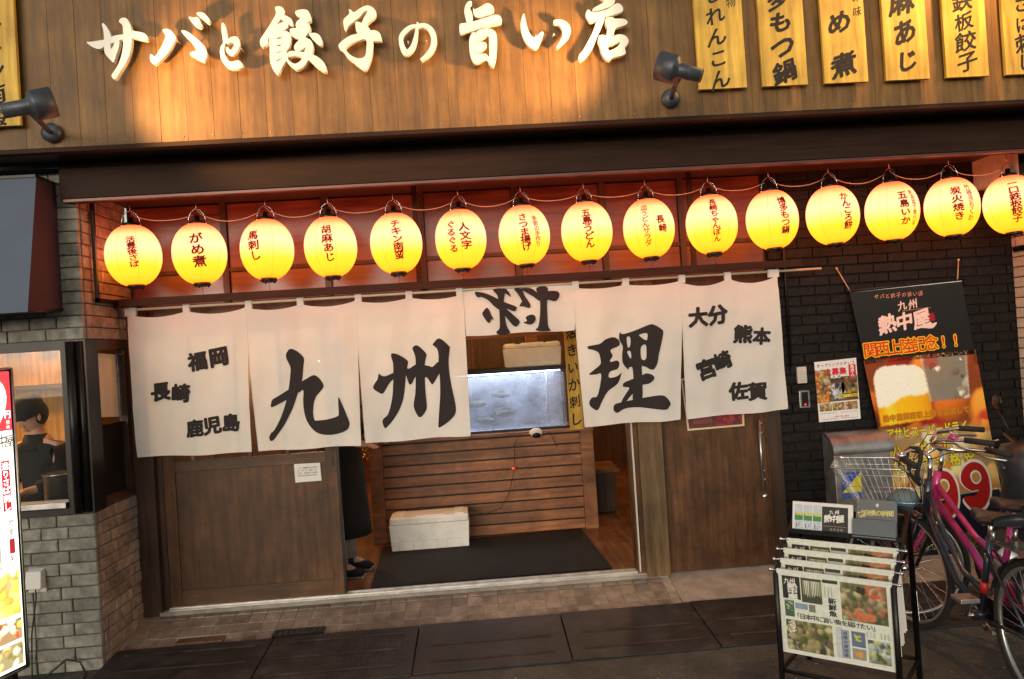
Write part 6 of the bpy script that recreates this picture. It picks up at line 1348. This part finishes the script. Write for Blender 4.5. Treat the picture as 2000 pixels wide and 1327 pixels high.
b = MB(); b.ball((.33, 0, .80), (.03, .06, .05), 14); obj('headlight', b, 'tank_glass', t, local=True)
b = MB(); b.box((-.75, -.14, .25), (.10, .14, .32)); b.ball((-.60, 0, .62), (.34, .14, .12), 16); b.box((-.85, -.12, .30), (-.30, .12, .56)); obj('seat_and_body', b, 'saddle', t, local=True); b = MB(); b.tube(arcp(-.70, .22, .17, 0, 360, 32)[:-1], .045, 10, closed=True); obj('tyre', b, 'tyre', t, local=True)

# ================================================================== lit menu stand at the left edge
p1 = at(50, 1298, -1.2); p2 = atz(0, 1322, p1.z); dr = (p2 - p1); dr.z = 0; dr.normalize(); hz = 1.755 - p1.z; W2 = .62
dr = Vector((-cos(R(26)), -sin(R(26)), 0)) if dr.y > -.1 else dr
TL_ = p1 + dr * W2 + Vector((0, 0, hz)); TR_ = p1 + Vector((0, 0, hz)); BL_ = p1 + dr * W2
lb = thing('menu_lightbox', 'tall backlit menu stand with dish photos and prices at the left edge', 'lit sign', (p1.x + dr.x * W2 / 2, p1.y + dr.y * W2 / 2, 0))
Fq = bil(TL_, TR_, p1, BL_)
nrm = (Fq(0, 0, 1) - Fq(0, 0, 0))
b = MB(); bk = -nrm * .12; e = .014
u_ = -dr
c4 = [TL_ + (-u_ + Vector((0, 0, 1))) * e, TR_ + (u_ + Vector((0, 0, 1))) * e, p1 + (u_ - Vector((0, 0, 1))) * e, BL_ + (-u_ - Vector((0, 0, 1))) * e]
b.add([v - nrm * .003 for v in c4] + [v + bk for v in c4], [(0, 1, 2, 3), (7, 6, 5, 4), (0, 4, 5, 1), (1, 5, 6, 2), (2, 6, 7, 3), (3, 7, 4, 0)]); obj('case', b, 'black_metal', lb)
b = MB(); 
for q in range(4): b.tube([c4[q] + nrm * .004, c4[(q + 1) % 4] + nrm * .004], .006, 6)
obj('edge_frame', b, 'steel', lb)
b = MB(); 
for q in (p1 + bk * .5 + u_ * -.03, BL_ + bk * .5 + u_ * .03): b.box((q.x - .02, q.y - .02, 0), (q.x + .02, q.y + .02, p1.z + .02))
q = (p1 + BL_) / 2 + bk * .5; b.box((q.x - .32, q.y - .14, 0), (q.x + .32, q.y + .14, .03)); obj('stand_base', b, 'black_metal', lb)
b = MB(); rect(b, Fq, 0, 0, 1, 1, S(228, 226, 205), 0)
rect(b, Fq, 0, 0, 1, .20, S(200, 45, 50)); text(b, '899', Fq, (.18, .10), (.86, .10), .42, .22, 0, S(245, 240, 235), .001, 'o'); text(b, '円', Fq, (.965, .145), (.965, .145), .06, .03, 0, S(245, 240, 235), .0012, 'b'); text(b, '税込', Fq, (.965, .172), (.965, .187), .035, .014, 0, S(245, 240, 235), .0012, 'n')
text(b, '九州熱中屋', Fq, (.70, .232), (.97, .235), .10, .045, 0, S(60, 55, 50), .001, 'b', .06, .2)
rect(b, Fq, 0, .265, 1, .268, S(150, 145, 130), .001)
def foodcell(u0, v0, u1, v1, pal, base, seed):
    random.seed(seed); rect(b, Fq, u0, v0, u1, v1, base, .0006); blobs(b, Fq, u0, v0, u1, v1, pal, 34, .03, min(.10, (u1 - u0) * .4, (v1 - v0) * .42), .0008)
foodcell(.0, .275, .86, .46, [S(60, 45, 70), S(200, 80, 60), S(225, 215, 180), S(120, 150, 80), S(40, 30, 50)], S(40, 32, 48), 1)
rect(b, Fq, .865, .275, .985, .475, S(235, 232, 215), .0016); rect(b, Fq, .88, .30, .955, .47, S(190, 25, 35), .002); text(b, '造りさば刺し', Fq, (.917, .318), (.917, .455), .065, .028, 0, S(245, 240, 235), .0024, 'b'); text(b, '新鮮', Fq, (.972, .30), (.972, .33), .02, .02, 0, S(50, 50, 50), .0024)
foodcell(.0, .49, .84, .66, [S(225, 230, 215), S(120, 200, 170), S(240, 240, 225), S(190, 160, 90), S(60, 80, 70)], S(200, 205, 190), 2)
rect(b, Fq, .86, .49, .985, .66, S(235, 232, 215), .0016); text(b, '地魚', Fq, (.94, .51), (.94, .545), .05, .03, 0, S(190, 40, 45), .002, 'b'); rect(b, Fq, .915, .565, .965, .615, S(120, 30, 35), .002); text(b, '刺し', Fq, (.94, .63), (.94, .65), .05, .025, 0, S(40, 40, 60), .002, 'b')
foodcell(.0, .675, .70, .82, [S(225, 140, 110), S(240, 190, 80), S(235, 230, 210), S(200, 90, 60)], S(230, 160, 120), 3); foodcell(.72, .675, .985, .82, [S(235, 180, 70), S(240, 200, 100), S(225, 160, 60), S(245, 235, 215)], S(90, 90, 70), 4)
foodcell(.0, .835, .985, .905, [S(225, 60, 50), S(240, 200, 80), S(70, 90, 60), S(235, 230, 200), S(90, 50, 40)], S(70, 60, 50), 5); foodcell(.0, .915, .985, .99, [S(200, 180, 120), S(120, 110, 60), S(225, 215, 180), S(150, 130, 70)], S(190, 180, 150), 6)
obj('backlit_print', b, 'backlit', lb)
